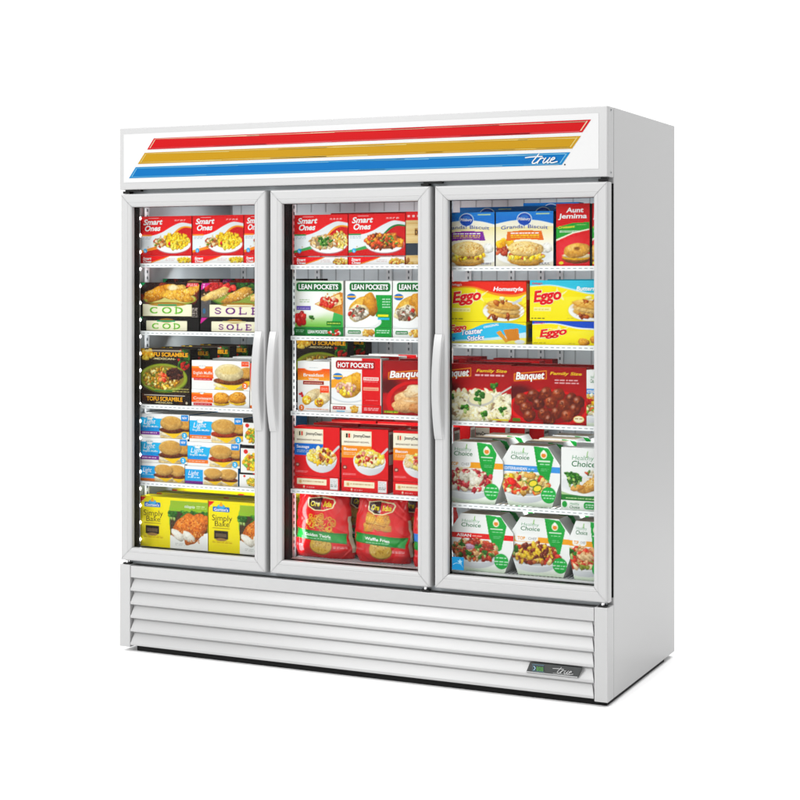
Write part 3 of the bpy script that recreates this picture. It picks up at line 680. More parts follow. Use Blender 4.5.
def light(c, kind):
    c.bg('f1eee8'); c.wave([(0, .30), (.3, .22), (.42, .30), (.45, .9), (1, .95)], 'ffffff', True); c.poly([(0, .14), (.38, .14), (.46, .80), (0, .84)], '37aee4'); c.poly([(0, .14), (.36, .14), (.40, .42), (0, .42)], '1a86cc', .8)
    c.ell(.20, .83, .15, .10, 'f3f5f2'); c.micro(.12, .83, .28, 1, '7a9ab0', .04); c.rect(.0, .12, .40, .26, '7b3a8e' if kind == 'plum' else 'ea7f34'); c.micro(.04, .175, .34, 1, 'f4e2f0', .05)
    c.bun(.93, .60, .36, .26); c.bun(.64, .63, .56, .37, 'd3a866', 'b98a48', '6a3a20' if kind == 'plum' else '9a3f22', 'f3e6c6', 'f4c02e', 'e3c794')
    c.rrect(.84, .74, .985, .985, '1c86cf', .03); c.text('NEW', .865, .82, .095, .10, 'ffffff', .02); c.ell(.91, .14, .13, .13, '1f95d4'); c.ell(.91, .14, .10, .10, '46b4ea'); c.text('2', .892, .09, .036, .11, 'ffffff', .03)
    c.text('Light', .07, .55, .25, .20, 'ffffff', .0, .3, .06); c.text('English Muffin', .06, .43, .31, .07, 'e6f4fb', .01)
def light_edge(c, kind):
    c.bg('efebe2'); c.rect(0, 0, .34, 1, '2f9fdc'); c.grad_l = None; c.rect(0, .0, .34, .16, '7b3a8e' if kind == 'plum' else 'ea7f34'); c.rect(0, .82, 1, 1, 'fbfaf6'); c.text('Light', .06, .48, .20, .26, 'ffffff', .0, .3); c.micro(.05, .34, .3, 1, 'dff0fa', .05)
    for u in (.82, .53): c.bun(u, .64, .60, .38, 'd3a866', 'b98a48', '7a4424', 'f3e6c6', 'f4c02e', 'e3c794')
def egg_dish(c, edge=False):
    c.bg('f5f3ee'); c.rect(0, .88, 1, 1, '1a1715'); c.rect(.5, .90, .75, 1, 'd8202a'); c.rect(.76, .90, 1, 1, '5aa63a') if not edge else None
    c.ell(.18, .76, .09, .08, 'd0342c'); c.ell(.45, .36, .44, .32, 'f2f0e6'); c.heap(.45, .38, .40, .27, 90, ['f4c42c', 'efb01e', 'f7dd6a', '6f9a3a', 'c8742a'], (.05, .08), .5, .3)
def simply(c):
    c.bg('f6df0c'); c.poly([(.46, 0), (1, 0), (1, .945), (.47, .945), (.43, .8), (.43, .5), (.47, .2)], '8fb63a'); c.poly([(.46, 0), (1, 0), (1, .74), (.46, .74), (.44, .5), (.45, .25)], '50402c')
    c.wave([(.4, .97), (.6, .95), (1, .97)], 'f6df0c', True); c.rect(.45, .80, 1, .945, '93b23c'); c.grad_l = None
    for _ in range(26): c.broc(.46+c.r.random()*.54, .45+c.r.random()*.27, .08)
    c.heap(.82, .58, .3, .10, 16, ['a8322a', 'c2483a'], (.05, .07), .3, .3); c.poly([(.46, 0), (1, 0), (1, .34), (.47, .3)], 'efefe9'); c.wave([(.45, .26), (.6, .22), (.8, .24), (1, .36)], 'f4f4f0', False, .45)
    for (u, v, rx, ry, r_) in [(.66, .44, .34, .20, .75), (.82, .42, .38, .21, .95)]:
        c.blob(u, v, rx, ry, 'd2782c', r_, .1, 0, .10, .14); c.speck(u, v, rx*.62, ry*.85, 110, ['e9a14c', 'b4581a', 'f0bc78', '8f4414', 'c86a24'], .014)
        c.blob(u-.10, v-.17, .17, .085, 'f6efe0', -.5, .1)
    c.speck(.78, .17, .2, .04, 16, ['c8742a', 'b05c1c'], .014); c.micro(.52, .10, .66, 2, '9a9a9a', .016)
    c.poly([(0, .86), (.09, .99), (0, .99)], 'd8232a'); c.rrect(.06, .79, .30, .885, '1b6db8', .02); c.ell(.18, .885, .09, .05, '4aa3d8'); c.poly([(.15, .90), (.18, .99), (.21, .90)], 'e9a021')
    c.text('Gorton\'s', .08, .805, .20, .055, 'ffffff', .02); c.line([(.06, .47), (.30, .47)], .012, '7a6a2a'); c.rrect(.08, .26, .28, .42, '2c241e', .01); c.rect(.10, .30, .26, .37, '6a5a48'); c.ell(.18, .25, .13, .03, '9a7a50'); c.micro(.05, .21, .34, 2, 'b08a1a', .016); c.micro(.08, .13, .28, 1, 'd8a01a', .02)
    c.text('Simply', .05, .615, .29, .115, '3a2a18', .0); c.text('Bake', .09, .505, .21, .105, '3a2a18', .0); c.text('tilapia', .66, .82, .15, .055, 'ffffff', .0, .2); c.micro(.83, .85, .97, 2, 'd8e8b0', .02); c.micro(.01, .90, .05, 1, 'f8d0d0', .015)
def lean(c, kind):
    c.bg('f4f5f1')
    if kind == 'pizza':
        c.poly([(0, .0), (1, 0), (1, 1), (.0, 1)], 'e9f0dc'); c.grad(0, '6fae4a', .35, 'eef3e4'); c.poly([(.75, 0), (1, 0), (1, .75), (.86, .6)], '2f9a4c', .8); c.ell(.35, .55, .4, .3, 'fbfcf8', soft=.2)
        c.poly([(.40, .50), (.94, .76), (1, .74), (1, .26), (.70, .36)], 'c8822e'); c.speck(.8, .55, .28, .2, 90, ['dfa04c', 'b06a1c', 'eec27a'], .02); c.poly([(.42, .50), (.92, .72), (.97, .50), (.72, .42)], 'f0d69a'); c.heap(.72, .54, .24, .09, 30, ['c8281e', 'd8402a', 'e8b8a0', 'b01c14'], (.03, .055), .7, .35)
        c.heap(.10, .18, .18, .10, 12, ['c01f1f', 'a8181a', 'd83a30'], (.06, .09), .5, .4); c.broc(.35, .20, .06); c.rect(.03, .37, .33, .45, '6a5aa8'); c.micro(.05, .40, .3, 1, 'e2dcf4', .02); c.micro(.10, .58, .3, 2, '9ab08a', .03); c.rect(.66, .04, .96, .13, '2d7a2c'); c.micro(.68, .075, .94, 1, 'd8e070', .03)
    else:
        c.rect(.66, 0, 1, .70, '1f9a48'); c.rect(.66, .0, 1, .35, '178a3e', .6); c.ell(.32, .13, .52, .18, 'e3e6e6'); c.ell(.32, .15, .46, .14, 'fafafa')
        c.blob(.36, .42, .34, .24, 'd9a446', .5, .15, 0, .04); c.blob(.54, .50, .18, .24, 'c98d34', .3, .15); c.blob(.28, .32, .26, .17, 'f2dfb0', .3, .1); c.heap(.28, .31, .21, .13, 40, ['8a7a68', 'a89a88', 'd8cfc0', '6a5a4a', 'b0382c', 'efe9dc'], (.035, .055), .5, .2)
        c.ell(.13, .66, .11, .07, '2b6fb2'); c.rect(.03, .645, .23, .675, 'f1b02c'); c.micro(.80, .60, .97, 4, 'e8f6ea', .035); c.rect(.70, .24, .93, .29, 'e9e02c'); c.rect(.70, .17, .95, .22, '3fb0d8')
    c.rrect(.03 if kind == 'pizza' else .09, .775, .97 if kind == 'pizza' else .97, .965, '177a3c', .06); c.rrect(.05 if kind == 'pizza' else .11, .79, .95, .95, '0f6a32', .05)
    c.text('LEAN POCKETS', .08 if kind == 'pizza' else .14, .82, .82 if kind == 'pizza' else .78, .105, 'ffffff', .03, layer=2)
def lean_edge(c, kind):
    if kind == 'pizza': c.bg('178040'); c.rect(0, .0, .24, 1, '0f6a32'); c.heap(.82, .4, .7, .3, 16, ['d8402a', 'c8281e', 'eef0e6'], (.14, .2)); c.micro(.03, .6, .2, 2, 'd8f0dc', .1); c.text('LEAN POCKETS', .28, .32, .40, .34, 'ffffff', .03)
    else: c.bg('f4f5f1'); c.rect(.64, 0, 1, 1, '1f9a48'); c.rrect(.06, .32, .34, .72, '177a3c', .12); c.text('LEAN POCKETS', .08, .42, .24, .18, 'ffffff', .02); c.heap(.50, .45, .7, .35, 30, ['d9a446', 'e8bd6a', 'c98d34'], (.12, .2)); c.micro(.68, .66, .96, 2, 'eaf6ec', .14)
def wrap(c):
    c.bg('f3efe9'); c.grad(.62, 'f6a63a', .86, 'ea5a1c'); c.rect(0, .86, 1, 1, 'f7f5f2'); c.ell(.5, .86, .20, .045, 'f5f5f1'); c.micro(.36, .865, .64, 1, '9aa4b0', .02); c.rect(.16, .535, .82, .605, '8f2a20'); c.micro(.2, .56, .78, 1, 'f0d0c0', .022)
    c.plate(.5, .20, .52, .20)
    for (u, v) in ((.33, .25), (.72, .21)):
        c.blob(u+.16, v+.09, .20, .10, 'd8bf94', .35, .1, 0, .03); c.blob(u+.06, v+.03, .16, .10, 'e4cfa6', .35, .1, 0, .03); c.blob(u-.05, v-.03, .105, .095, 'e9b02a', 0, .2, 0, .05); c.heap(u-.05, v-.03, .07, .06, 12, ['f7d24a', 'f2b81e', 'b5622a', 'f9e68a'], (.022, .034))
    c.heap(.12, .33, .06, .03, 6, ['c8242a'], (.02, .03)); c.rrect(.70, .38, .98, .52, 'ee5a34', .012); c.micro(.74, .46, .94, 2, 'fbe0d6', .02); c.ell(.12, .07, .06, .06, 'f07a22'); c.text('2', .10, .045, .05, .055, 'ffffff', .03); c.micro(.25, .04, .95, 1, 'd86a30', .02)
    c.text('Breakfast', .18, .70, .64, .06, 'fff4e6', .02); c.text('Wraps', .34, .63, .32, .045, 'fff4e6', .02)
def hotp(c):
    c.bg('f6f4ef'); c.rect(.62, 0, .985, 1, 'cf1620'); c.rect(.62, 0, .985, .45, 'bf1019', .6); c.ell(.34, .20, .46, .17, 'c9ced2'); c.ell(.34, .22, .45, .155, 'eff1f2'); c.poly([(0, .52), (.3, .60), (.3, .40), (0, .34)], 'f2a23a')
    c.blob(.40, .40, .34, .24, 'e8b24a', .5, .15, 0, .04); c.blob(.55, .50, .16, .22, 'd89c38', .3, .1); c.poly([(.60, .7), (.62, .7), (.62, .1), (.60, .1)], 'f6f4ef'); c.rect(.62, 0, .985, .78, 'cf1620'); c.heap(.30, .34, .24, .14, 40, ['f2c63a', 'f7dc7a', 'efb82a', 'e8c9a8', 'd89a88'], (.035, .055), .5, .2); c.heap(.30, .37, .16, .08, 9, ['d8a090', 'e4b4a0'], (.035, .05), .3, .2)
    c.ell(.13, .60, .12, .07, '2a78ba'); c.rect(.03, .585, .24, .615, 'f0c040'); c.rect(.64, .53, .95, .60, 'efd8d0'); c.micro(.66, .555, .93, 1, 'cf1620', .02); c.micro(.65, .49, .93, 1, 'f4c8c8', .02); c.rect(.64, .31, .95, .38, 'e8a890'); c.micro(.66, .335, .93, 1, 'b01018', .02); c.micro(.70, .10, .93, 1, 'f0b0b0', .018)
    c.rrect(.09, .76, .88, .945, '8e1c22', .06); c.rrect(.11, .775, .86, .93, 'b01820', .05); c.text('HOT POCKETS', .13, .80, .72, .10, 'ffffff', .03, layer=2)
def hotp_edge(c):
    c.bg('f4f2ec'); c.rect(.62, 0, 1, 1, 'cf1620'); c.rrect(.04, .36, .30, .76, 'a01a20', .12); c.micro(.06, .5, .28, 1, 'f4dada', .14); c.rect(.12, .08, .28, .26, '6ab0dc'); c.heap(.47, .45, .55, .34, 26, ['e8b24a', 'd89c38', 'f0cc7a'], (.14, .22)); c.micro(.66, .6, .95, 2, 'f6d8d8', .15)
def banquet(c, kind):
    c.bg('a31219'); c.grad(.2, 'b5141b', 1, '8f0f16'); c.ell(.1, .55, .25, .12, '5e0a10', soft=.1); c.ell(.15, .45, .3, .05, '5e0a10', soft=.04)
    if kind == 'turkey':
        c.ell(.62, .24, .62, .40, 'c8161e'); c.ell(.64, .25, .55, .34, 'a01018'); c.blob(.62, .30, .46, .22, 'e3b98c', .1, .15); c.blob(.72, .40, .38, .16, 'efcfa6', -.15, .2); c.blob(.50, .20, .36, .15, 'd8a878', .2, .15); c.blob(.75, .14, .30, .10, 'c98a58', 0, .2)
        for _ in range(16): c.ell(.3+c.r.random()*.6, .12+c.r.random()*.36, .12, .014, c.r.choice(['f6e2c4', 'c08a5a', 'd9a878']), c.r.uniform(-.4, .4), .6)
        c.rect(.02, .02, .28, .07, '6a8a20'); c.micro(.03, .035, .3, 1, 'f0e040', .025); t = (.12, .72, .68)
    elif kind == 'pasta':
        c.ell(.5, .22, .80, .36, 'c9161c'); c.heap(.50, .24, .80, .30, 210, ['f2e4b6', 'ece0b4', 'f7efcf', 'e3d29a', 'f5eacb'], (.04, .07), .9, .3)
        for _ in range(40):
            u, v = .2+c.r.random()*.7, .08+c.r.random()*.42; c.line(smoothpts([(u, v), (u+.05, v+c.r.uniform(-.06, .06)), (u+.1, v+c.r.uniform(-.08, .08))], 4), .022, c.r.choice(['f7edc8', 'e9dbac', 'fdf6dd']))
        for (u, v) in ((.15, .40), (.10, .22), (.55, .48), (.76, .62), (.36, .22), (.88, .20), (.62, .12)): c.broc(u, v, .075)
        c.ell(.58, .38, .26, .12, 'b9b6ae', .15); c.ell(.58, .40, .23, .10, 'e8ddb4', .15); c.broc(.56, .42, .10); c.line([(.78, .44), (1, .62)], .03, 'c8c4bc'); c.micro(.5, .80, .9, 1, 'f4e0e0', .03); c.rect(.74, .02, .96, .05, 'e8d040'); t = (.02, .80, .40)
    else:
        c.ell(.50, .28, .74, .33, 'd0161c'); c.ell(.50, .29, .68, .28, '8f0e14')
        P = [(.30, .30), (.44, .37), (.58, .40), (.72, .36), (.84, .30), (.24, .44), (.38, .50), (.52, .54), (.66, .53), (.80, .46), (.88, .42), (.34, .18), (.50, .22), (.64, .24), (.76, .20), (.56, .12)]
        for (u, v) in sorted([(.52+(a-.57)*1.2, .30+(b-.33)*1.12) for a, b in P], key=lambda p: -p[1]): c.blob(u, v, .122, .105, c.r.choice(['7a3418', '6a2a14', '8a4020']), c.r.uniform(0, 1), .5, 0, .04, .12); c.speck(u, v, .07, .06, 8, ['a85a2c', '4e1c0c', 'c07a44'], .013)
        c.ell(.90, .10, .10, .06, 'f0dc8a'); c.ell(.90, .10, .085, .048, 'fbf3cc'); c.micro(.85, .105, .95, 1, '8a6a2a', .02); c.micro(.58, .76, .9, 2, 'f4e0e0', .028); c.rect(.02, .02, .12, .08, '5a7a20'); t = (.05, .80, .40)
    u, v, w = t; c.line([(u-.01, v-.06), (u+w+.02, v-.01), (u+w+.02, v+.13), (u-.01, v+.06), (u-.01, v-.06)], .016, 'e89a2c')
    c.text('Banquet', u+.01, v-.035, w-.01, .125, 'fdfbf6', .03, .22, .07*1/c.a, layer=2)
    if kind != 'turkey': c.text('Family Size', .52, .865, .42, .05, 'f0c23a', .02, .2)
def dean(c, kind):
    c.bg('d31820'); c.rect(0, 0, 1, .3, 'c8141c', .5); c.rect(.0, .66, .64, .955, 'f4e6c4'); c.rect(.02, .68, .62, .94, 'fbf1d8'); c.ell(.14, .86, .09, .065, 'efe2c0'); c.rect(.10, .82, .13, .90, '2a2a2a'); c.rect(.15, .82, .18, .90, 'd31820')
    c.text('JimmyDean', .25, .83, .37, .06, '2a2320', .02, 0); c.text('BREAKFAST BOWL', .06, .715, .54, .035, '5a3a28', .01)
    c.rect(.0, .42, .64, .66, '1b6fbf' if kind == 'saus' else 'ee8f28'); c.text('Sausage' if kind == 'saus' else 'Bacon', .05, .565, .28, .055, 'ffffff', .015); c.micro(.05, .51, .5, 2, 'f4f0e6', .02)
    c.line([(.78, .42), (.98, .62)], .05, 'c9c9cc'); c.bowl(.60, .38, .36, .17, .30); c.heap(.60, .41, .32, .15, 120, ['f4cf4e', 'f7de7e', 'edbb2c', 'f9eab0', 'e9c9a0'], (.032, .052), .5, .25); c.heap(.60, .42, .28, .12, 18, ['a8552c', 'c07a3e', '8a4020'] if kind == 'saus' else ['c8483a', 'b03428', 'e09080'], (.022, .036), .5, .2)
    c.ell(.07, .22, .05, .04, '5a2018'); c.ell(.07, .22, .03, .022, 'd8b0a0'); c.micro(.03, .09, .3, 2, 'f0c0c0', .015)
def dean_edge(c):
    c.bg('d31820'); c.poly([(.06, .34), (.72, .34), (.72, .80), (.06, .80)], 'f4e6c4'); c.micro(.13, .55, .68, 1, 'a0785a', .10); c.ell(.14, .57, .22, .22, 'efdfb8'); c.ell(.14, .57, .12, .12, 'c9a070'); c.rect(.80, .05, .97, .92, 'eceeee'); c.micro(.81, .8, .96, 5, '6a6a6a', .08); c.micro(.28, .12, .45, 1, 'f4c0c0', .08); c.ell(.22, .17, .08, .1, 'f0d8c0')
def grands(c, kind):
    c.bg('fbf3da'); c.grad(.35, 'fdf8ea', .72, 'f4e3a8'); c.wave([(0, .765), (.25, .82), (.5, .84), (.75, .82), (1, .755)], 'fbfbf6', True); c.wave([(0, .78), (.25, .832), (.5, .85), (.75, .832), (1, .77)], '1478c8', True); c.rect(0, .93, 1, 1, '1a86d4', .6); c.rect(.70, .95, .93, .965, 'b8d8a0')
    c.ell(.50, .86, .15, .125, 'f7f9fb'); c.ell(.50, .86, .135, .112, '1450a8'); c.ell(.50, .90, .08, .04, '5a92d4', al=.6); c.text('Pillsbury', .395, .84, .21, .05, 'ffffff', .015, .1, layer=2)
    c.plate(.55, .18, .62 if kind == 'p' else .60, .16, 'f1f1ee', 'dfe2e2'); c.blob(.88, .33, .12, .09, 'f2efe6', 0, .3)
    if kind != 'p': c.heap(.16, .40, .16, .06, 10, ['f0a81e', 'f4bc3a'], (.05, .07), .2, .1); c.heap(.14, .27, .14, .05, 14, ['a8432c', '8a3420', 'c86a4a'], (.03, .05))
    c.blob(.52, .09, .34, .09, 'd8a24c', 0, .1); c.blob(.52, .14, .35, .08, 'e9bd6e', 0, .1); c.heap(.52, .19, .36, .065, 40, ['f7d23c', 'f4c21e', 'f9e37a', '9a5a34' if kind == 'p' else 'b8503a'], (.028, .042), .5, .3); c.blob(.52, .32, .35, .14, 'edc888', 0, .15, 0, .05, .10); c.speck(.52, .33, .28, .09, 70, ['f0cf94', 'c58a3a', 'b57428', 'f6e0b4'], .012)
    c.poly([(.18, .46), (.50, .50), (.84, .47), (.80, .64), (.50, .66), (.20, .63)], '7b2f93' if kind == 'p' else 'dc7424'); c.micro(.26, .60, .76, 1, 'ffffff', .022, .95); c.micro(.26, .555, .76, 2, 'f6dc40', .02, .95); c.micro(.76, .05, .94, 2, '5a5a70', .014)
    c.text('Grands! Biscuit', .09, .672, .82, .065, '1f4f9c', .012, 0, 0, .025)
def jemima(c):
    c.bg('c9161f'); c.ell(.45, .22, .30, .24, 'e8606a', al=.5, soft=.2)
    for k in range(16):
        a = k*.393; c.poly([(.55, .25), (.55+.5*math.cos(a), .25+.34*math.sin(a)), (.55+.5*math.cos(a+.12), .25+.34*math.sin(a+.12))], 'e2525c', .35)
    c.poly([(0, .42), (.5, .54), (1, .60), (1, .70), (.5, .69), (0, .62)], '2f9a3c'); c.poly([(0, .40), (.5, .52), (1, .58), (1, .60), (.5, .54), (0, .43)], 'f0e8d0'); c.text('Croissant', .06, .60, .50, .04, 'f6e84a', .015, .2, .06); c.micro(.10, .56, .70, 2, 'ffffff', .014, .95); c.micro(.6, .655, .9, 1, 'd8e8a0', .012)
    c.blob(.60, .10, .24, .055, '8a5428', 0, .1); c.blob(.60, .14, .24, .05, 'f4bc2c', 0, .2, 0, .05); c.blob(.62, .17, .25, .045, 'f6e6c0', 0, .2, 0, .05); c.blob(.62, .25, .235, .115, 'dca552', .1, .25, 0, .04); c.ell(.62, .28, .05, .028, '8a5a28', soft=.02); c.speck(.62, .25, .2, .08, 30, ['efca88', 'c2843a'], .01)
    c.ell(.15, .05, .04, .025, 'f0dc40')
    c.text('Aunt', .30, .86, .52, .075, 'ffffff', .025, .1, layer=2); c.text('Jemima', .06, .765, .86, .075, 'ffffff', .025, .1, layer=2)
def eggo(c, kind):
    c.bg('fbdf0e'); c.grad(0, 'fbe21a', .6, 'fde94a')
    if kind == 'home': c.wave([(0, .82), (.3, .84), (.6, .66), (.85, .62), (1, .70)], 'f08a24', True); c.wave([(0, .86), (.3, .88), (.6, .72), (.85, .68), (1, .76)], 'e1341e', True)
    elif kind == 'butter': c.wave([(0, .84), (.3, .86), (.6, .74), (.8, .66), (1, .68)], 'bfe6ee', True); c.wave([(0, .87), (.3, .89), (.6, .78), (.8, .70), (1, .72)], '3fb8d4', True)
    else: c.wave([(0, .84), (.3, .88), (.6, .70), (.8, .66), (1, .66)], 'e8f0f8', True); c.wave([(0, .88), (.3, .92), (.6, .76), (.8, .72), (1, .70)], '1f54b8', True)
    if kind == 'blue':
        for u, v in ((.86, .24), (.70, .14), (1, .2)): c.blob(u, v, .26, .16, 'd99a3e', 0, .1); c.speck(u, v+.03, .2, .1, 20, ['b8741f', 'f0c67a'], .022)
    else:
        u0 = .71 if kind == 'home' else .80; c.plate(u0, .27, .56, .26); z = .45
        for k in range(3):
            v = .20+k*.10; c.blob(u0, v, z, .115, ['e2b05e', 'efc683', 'e6b566'][k], -.12, .08, 0, .03)
            for j in range(4): c.line([(u0-z*.8/c.a+j*.12, v-.06), (u0-z*.8/c.a+j*.12+.10, v+.075)], .012, 'b5762a', .7)
        for j in range(5): c.line([(u0-.24+j*.11, .48-.01*j), (u0-.16+j*.11, .36)], .014, 'bd7c2c', .8); c.line([(u0-.26, .44-j*.03), (u0+.24, .50-j*.03)], .010, 'bd7c2c', .6)
        c.heap(u0-.03, .50, .22, .05, 6, ['a3541c', 'b86a2a', 'c0702c'], (.03, .06), .8, .3); c.blob(u0-.02, .58, .085, .045, 'fbeeb0', 0, .3); c.heap(u0-.05, .12, .3, .03, 8, ['9a4a16', '7a3810'], (.03, .06), .9, .4)
        if kind == 'home': c.line([(.86, .48), (.99, .66)], .03, 'd0d2d6'); c.line([(.84, .46), (.93, .55)], .07, 'c4c8cc')
    c.poly([(.36, .82), (.40, .66), (.52, .78), (.43, .62), (.46, .50), (.37, .60), (.30, .44), (.32, .62), (.2, .70), (.34, .68)], 'fff6b0', .9); c.rect(.05, .24, .28, .33, 'f8ee9a'); c.micro(.06, .27, .27, 1, 'c8b060', .025); c.micro(.02, .05, .20, 1, '4a4a2a', .035); c.micro(.5, .06, .58, 1, '9a8a3a', .025)
    c.text('Eggo', .05 if kind != 'blue' else .10, .46 if kind != 'blue' else .32, .38, .26 if kind != 'blue' else .30, 'd81f2a', .04, .22, .12, out='f7f1d8', ow=.025, layer=1); c.text("Kellogg's", .03, .90, .14, .05, 'd81f2a' if kind != 'home' else 'f7e8e8', .01, .2, layer=2)
    if kind == 'home': c.text('Homestyle', .58, .77, .38, .10, 'ffffff', .025, .2, layer=2)
    elif kind == 'butter': c.text('Buttermilk', .62, .75, .36, .10, 'ffffff', .025, .2, layer=2)
def sticks(c):
    c.bg('fbe024'); c.wave([(0, .42), (.25, .60), (.5, .93), (.8, .96), (1, .85)], '3fb4e0', False); c.wave([(0, .12), (.3, .20), (.6, .30), (1, .55)], 'e8f4fa', False, 0, 1, .8); c.wave([(0, .06), (.3, .12), (.6, .18), (1, .30)], 'f6e870', False)
    c.poly([(.62, .52), (.67, .62), (.78, .12), (.74, .06)], 'd99a3c'); c.poly([(.71, .64), (.90, .72), (.92, .18), (.77, .14)], 'c9852c'); c.poly([(.72, .61), (.89, .68), (.905, .24), (.775, .20)], 'b8701c')
    for k in range(6): c.line([(.73+k*.03, .62), (.785+k*.023, .22)], .03, 'd99a44', .8); c.line([(.73, .58-k*.06), (.90, .64-k*.07)], .02, 'd99a44', .8)
    c.ell(.92, .1, .25, .1, 'dfe6ea'); c.text('Eggo', .02, .55, .22, .26, 'd81f2a', .04, .22, .1, out='f7f1d8', ow=.03); c.text('Toaster', .17, .38, .28, .24, 'ffffff', .03, .2, .1, out='1b4fae', ow=.05); c.text('Sticks', .24, .10, .23, .22, 'ffffff', .03, .2, .1, out='1b4fae', ow=.05); c.text('ORIGINAL', .46, .70, .20, .10, 'ffffff', .02, .2, .2); c.micro(0, .2, .1, 2, '1b4fae', .07)
def choice_text(c, u, v, w, h, col='2c7a4c'):
    c.text('Healthy', u, v, w*.92, h*.8, '4c9a6a' if col == '2c7a4c' else col, -.01, .1); c.text('Choice', u-.01, v-h*1.15, w, h, col, .01, .1); c.line([(u+w*.62, v+h*.5), (u+w*.66, v+h*1.5)], .014, '6fae4a')
def choice(c, kind):
    c.bg('f4f5f2'); c.wave([(0, .04), (.3, .10), (.6, .06), (1, .14)], 'bfd9b4', False); c.grad(0, 'cfe2c6', .10, 'f0f4ec')
    band = {'caf': 'f0a12c', 'med': '4a94d8', 'asian': 'd8281f', 'top': 'f0a12c', 'top2': 'f0a12c'}[kind]; c.rect(0, .565, 1, .665, band); c.rect(0, .555, 1, .567, 'fbfbf6')
    c.poly([(.56, 1), (.80, .96), (.88, .82), (.80, .40), (.76, .37), (.70, .42), (.62, .60)], '1f9a44'); c.poly([(.58, 1), (.80, .97), (.87, .82), (.84, .66), (.66, .66)], '2aa850', .6); c.ell(.72, .86, .06, .065, 'f4ead0'); c.ell(.72, .85, .04, .035, 'e58a3c'); c.ell(.72, .91, .025, .03, 'fbfbf6'); c.rect(.63, .745, .82, .765, 'cfe8cf'); c.micro(.66, .70, .82, 1, 'cfe8cf', .014); c.micro(.68, .62, .8, 2, '9cd0a8', .014)
    if kind != 'med' and kind != 'asian': c.rrect(.10, .575, .46, .70, 'fafaf7', .05); c.text('TOP', .14, .605, .12, .055, 'f0a12c', .03); c.text('CHEF', .31, .61, .13, .045, '8a8a8a', .0)
    elif kind == 'asian': c.text('ASIAN', .12, .593, .22, .05, 'ffffff', .02); c.micro(.36, .605, .52, 1, 'f6c8c0', .02)
    else: c.text('MEDITERRANEAN', .03, .593, .42, .048, 'ffffff', .02); c.micro(.47, .605, .58, 1, 'd0e4f6', .02)
    c.bowl(.40, .30, .46, .15, .25)
    pal = {'caf': ['b02a3a', 'c8484e', 'e9d9b8', 'd8c090', 'f2ecdc', '8a2430'], 'med': ['e8c27a', 'f0d9a0', 'd03a28', 'e0622c', '6f9a34', 'c89a4a', 'f2e6c0'], 'asian': ['b0402c', '8a3020', 'd8a878', '4a7a2c', 'c86a3a', 'e4c49a'], 'top': ['8a3a22', '6a2a18', 'd8b03a', 'c8402c', 'e6c98a', '9a5a34'], 'top2': ['d0402c', 'e0a878', 'c89060', 'b83020', 'e9c9a0', '8f9a3c']}[kind]
    c.heap(.40, .37, .45, .175, 190, pal, (.026, .048), .6, .22); c.heap(.42, .41, .34, .12, 26, pal[:3], (.035, .055), .6, .3)
    if kind == 'med':
        for u, v in ((.55, .38), (.62, .30)): c.ell(u, v, .085, .06, '3f6a24', .3); c.ell(u, v, .07, .045, 'f0d84a', .3)
        c.heap(.15, .42, .12, .06, 6, ['d8281f', 'f0c020'], (.05, .06)); c.blob(.5, .5, .10, .05, 'd8a45a', 0, .1)
    if kind == 'asian':
        for u, v in ((.2, .46), (.45, .42), (.30, .30), (.55, .32)): c.broc(u, v, .06)
        c.blob(.32, .42, .09, .05, 'c8a0b8', 0, .3)
    if kind == 'top': c.speck(.42, .38, .36, .11, 30, ['f0cc30', 'f4d84a'], .017); c.broc(.08, .42, .08)
    if kind == 'top2':
        c.broc(.08, .44, .08)
        for k in range(4): c.blob(.32+k*.09, .38+.02*(k % 2), .09, .035, 'd8b48a', -.5, .2)
    if kind == 'caf': c.heap(.42, .40, .2, .08, 20, ['f2ead6', 'e9e2cc'], (.04, .06))
    c.ell(.80, .20, .135, .135, '1f9a44'); c.ell(.80, .20, .12, .12, '2aa850'); c.micro(.72, .25, .88, 1, 'e8f6ea', .03); c.micro(.69, .19, .91, 1, 'e8f6ea', .025); c.micro(.72, .14, .88, 1, 'd0ecd4', .02)
    choice_text(c, .20, .85, .30, .07)
def choice_box(c):
    c.bg('f6f7f4'); c.grad(.0, '9cc47a', .5, 'f6f7f4'); c.rect(0, 0, 1, .10, '2c7a34'); c.micro(.1, .03, .9, 1, 'cfe8b0', .03); c.plate(.52, .30, .62, .21)
    c.blob(.75, .34, .36, .13, 'd9a45a', .45, .1); c.speck(.75, .35, .28, .1, 80, ['efc98c', 'b57a30', 'f6e2b8'], .013); c.blob(.35, .24, .14, .06, 'cf9248', .1, .1); c.blob(.30, .22, .09, .05, 'dca660', 0, .1)
    for _ in range(12): c.broc(.16+c.r.random()*.24, .34+c.r.random()*.14, .075)
    c.heap(.75, .52, .2, .04, 14, ['b8543a', 'd8a060', 'e8dcc0', '5a7a30'], (.025, .04)); choice_text(c, .24, .77, .52, .11)
def choice_edge(c):
    c.bg('eef2ea'); c.ell(.08, .55, .3, .35, '2a9a48'); c.rrect(.50, .12, .82, .88, '2a9a48', .3); c.micro(.54, .55, .78, 2, 'e8f6ea', .16); c.text('Healthy', .2, .52, .2, .28, '4c9a6a', 0, .1); c.text('Choice', .19, .14, .22, .3, '2c7a4c', .01, .1)
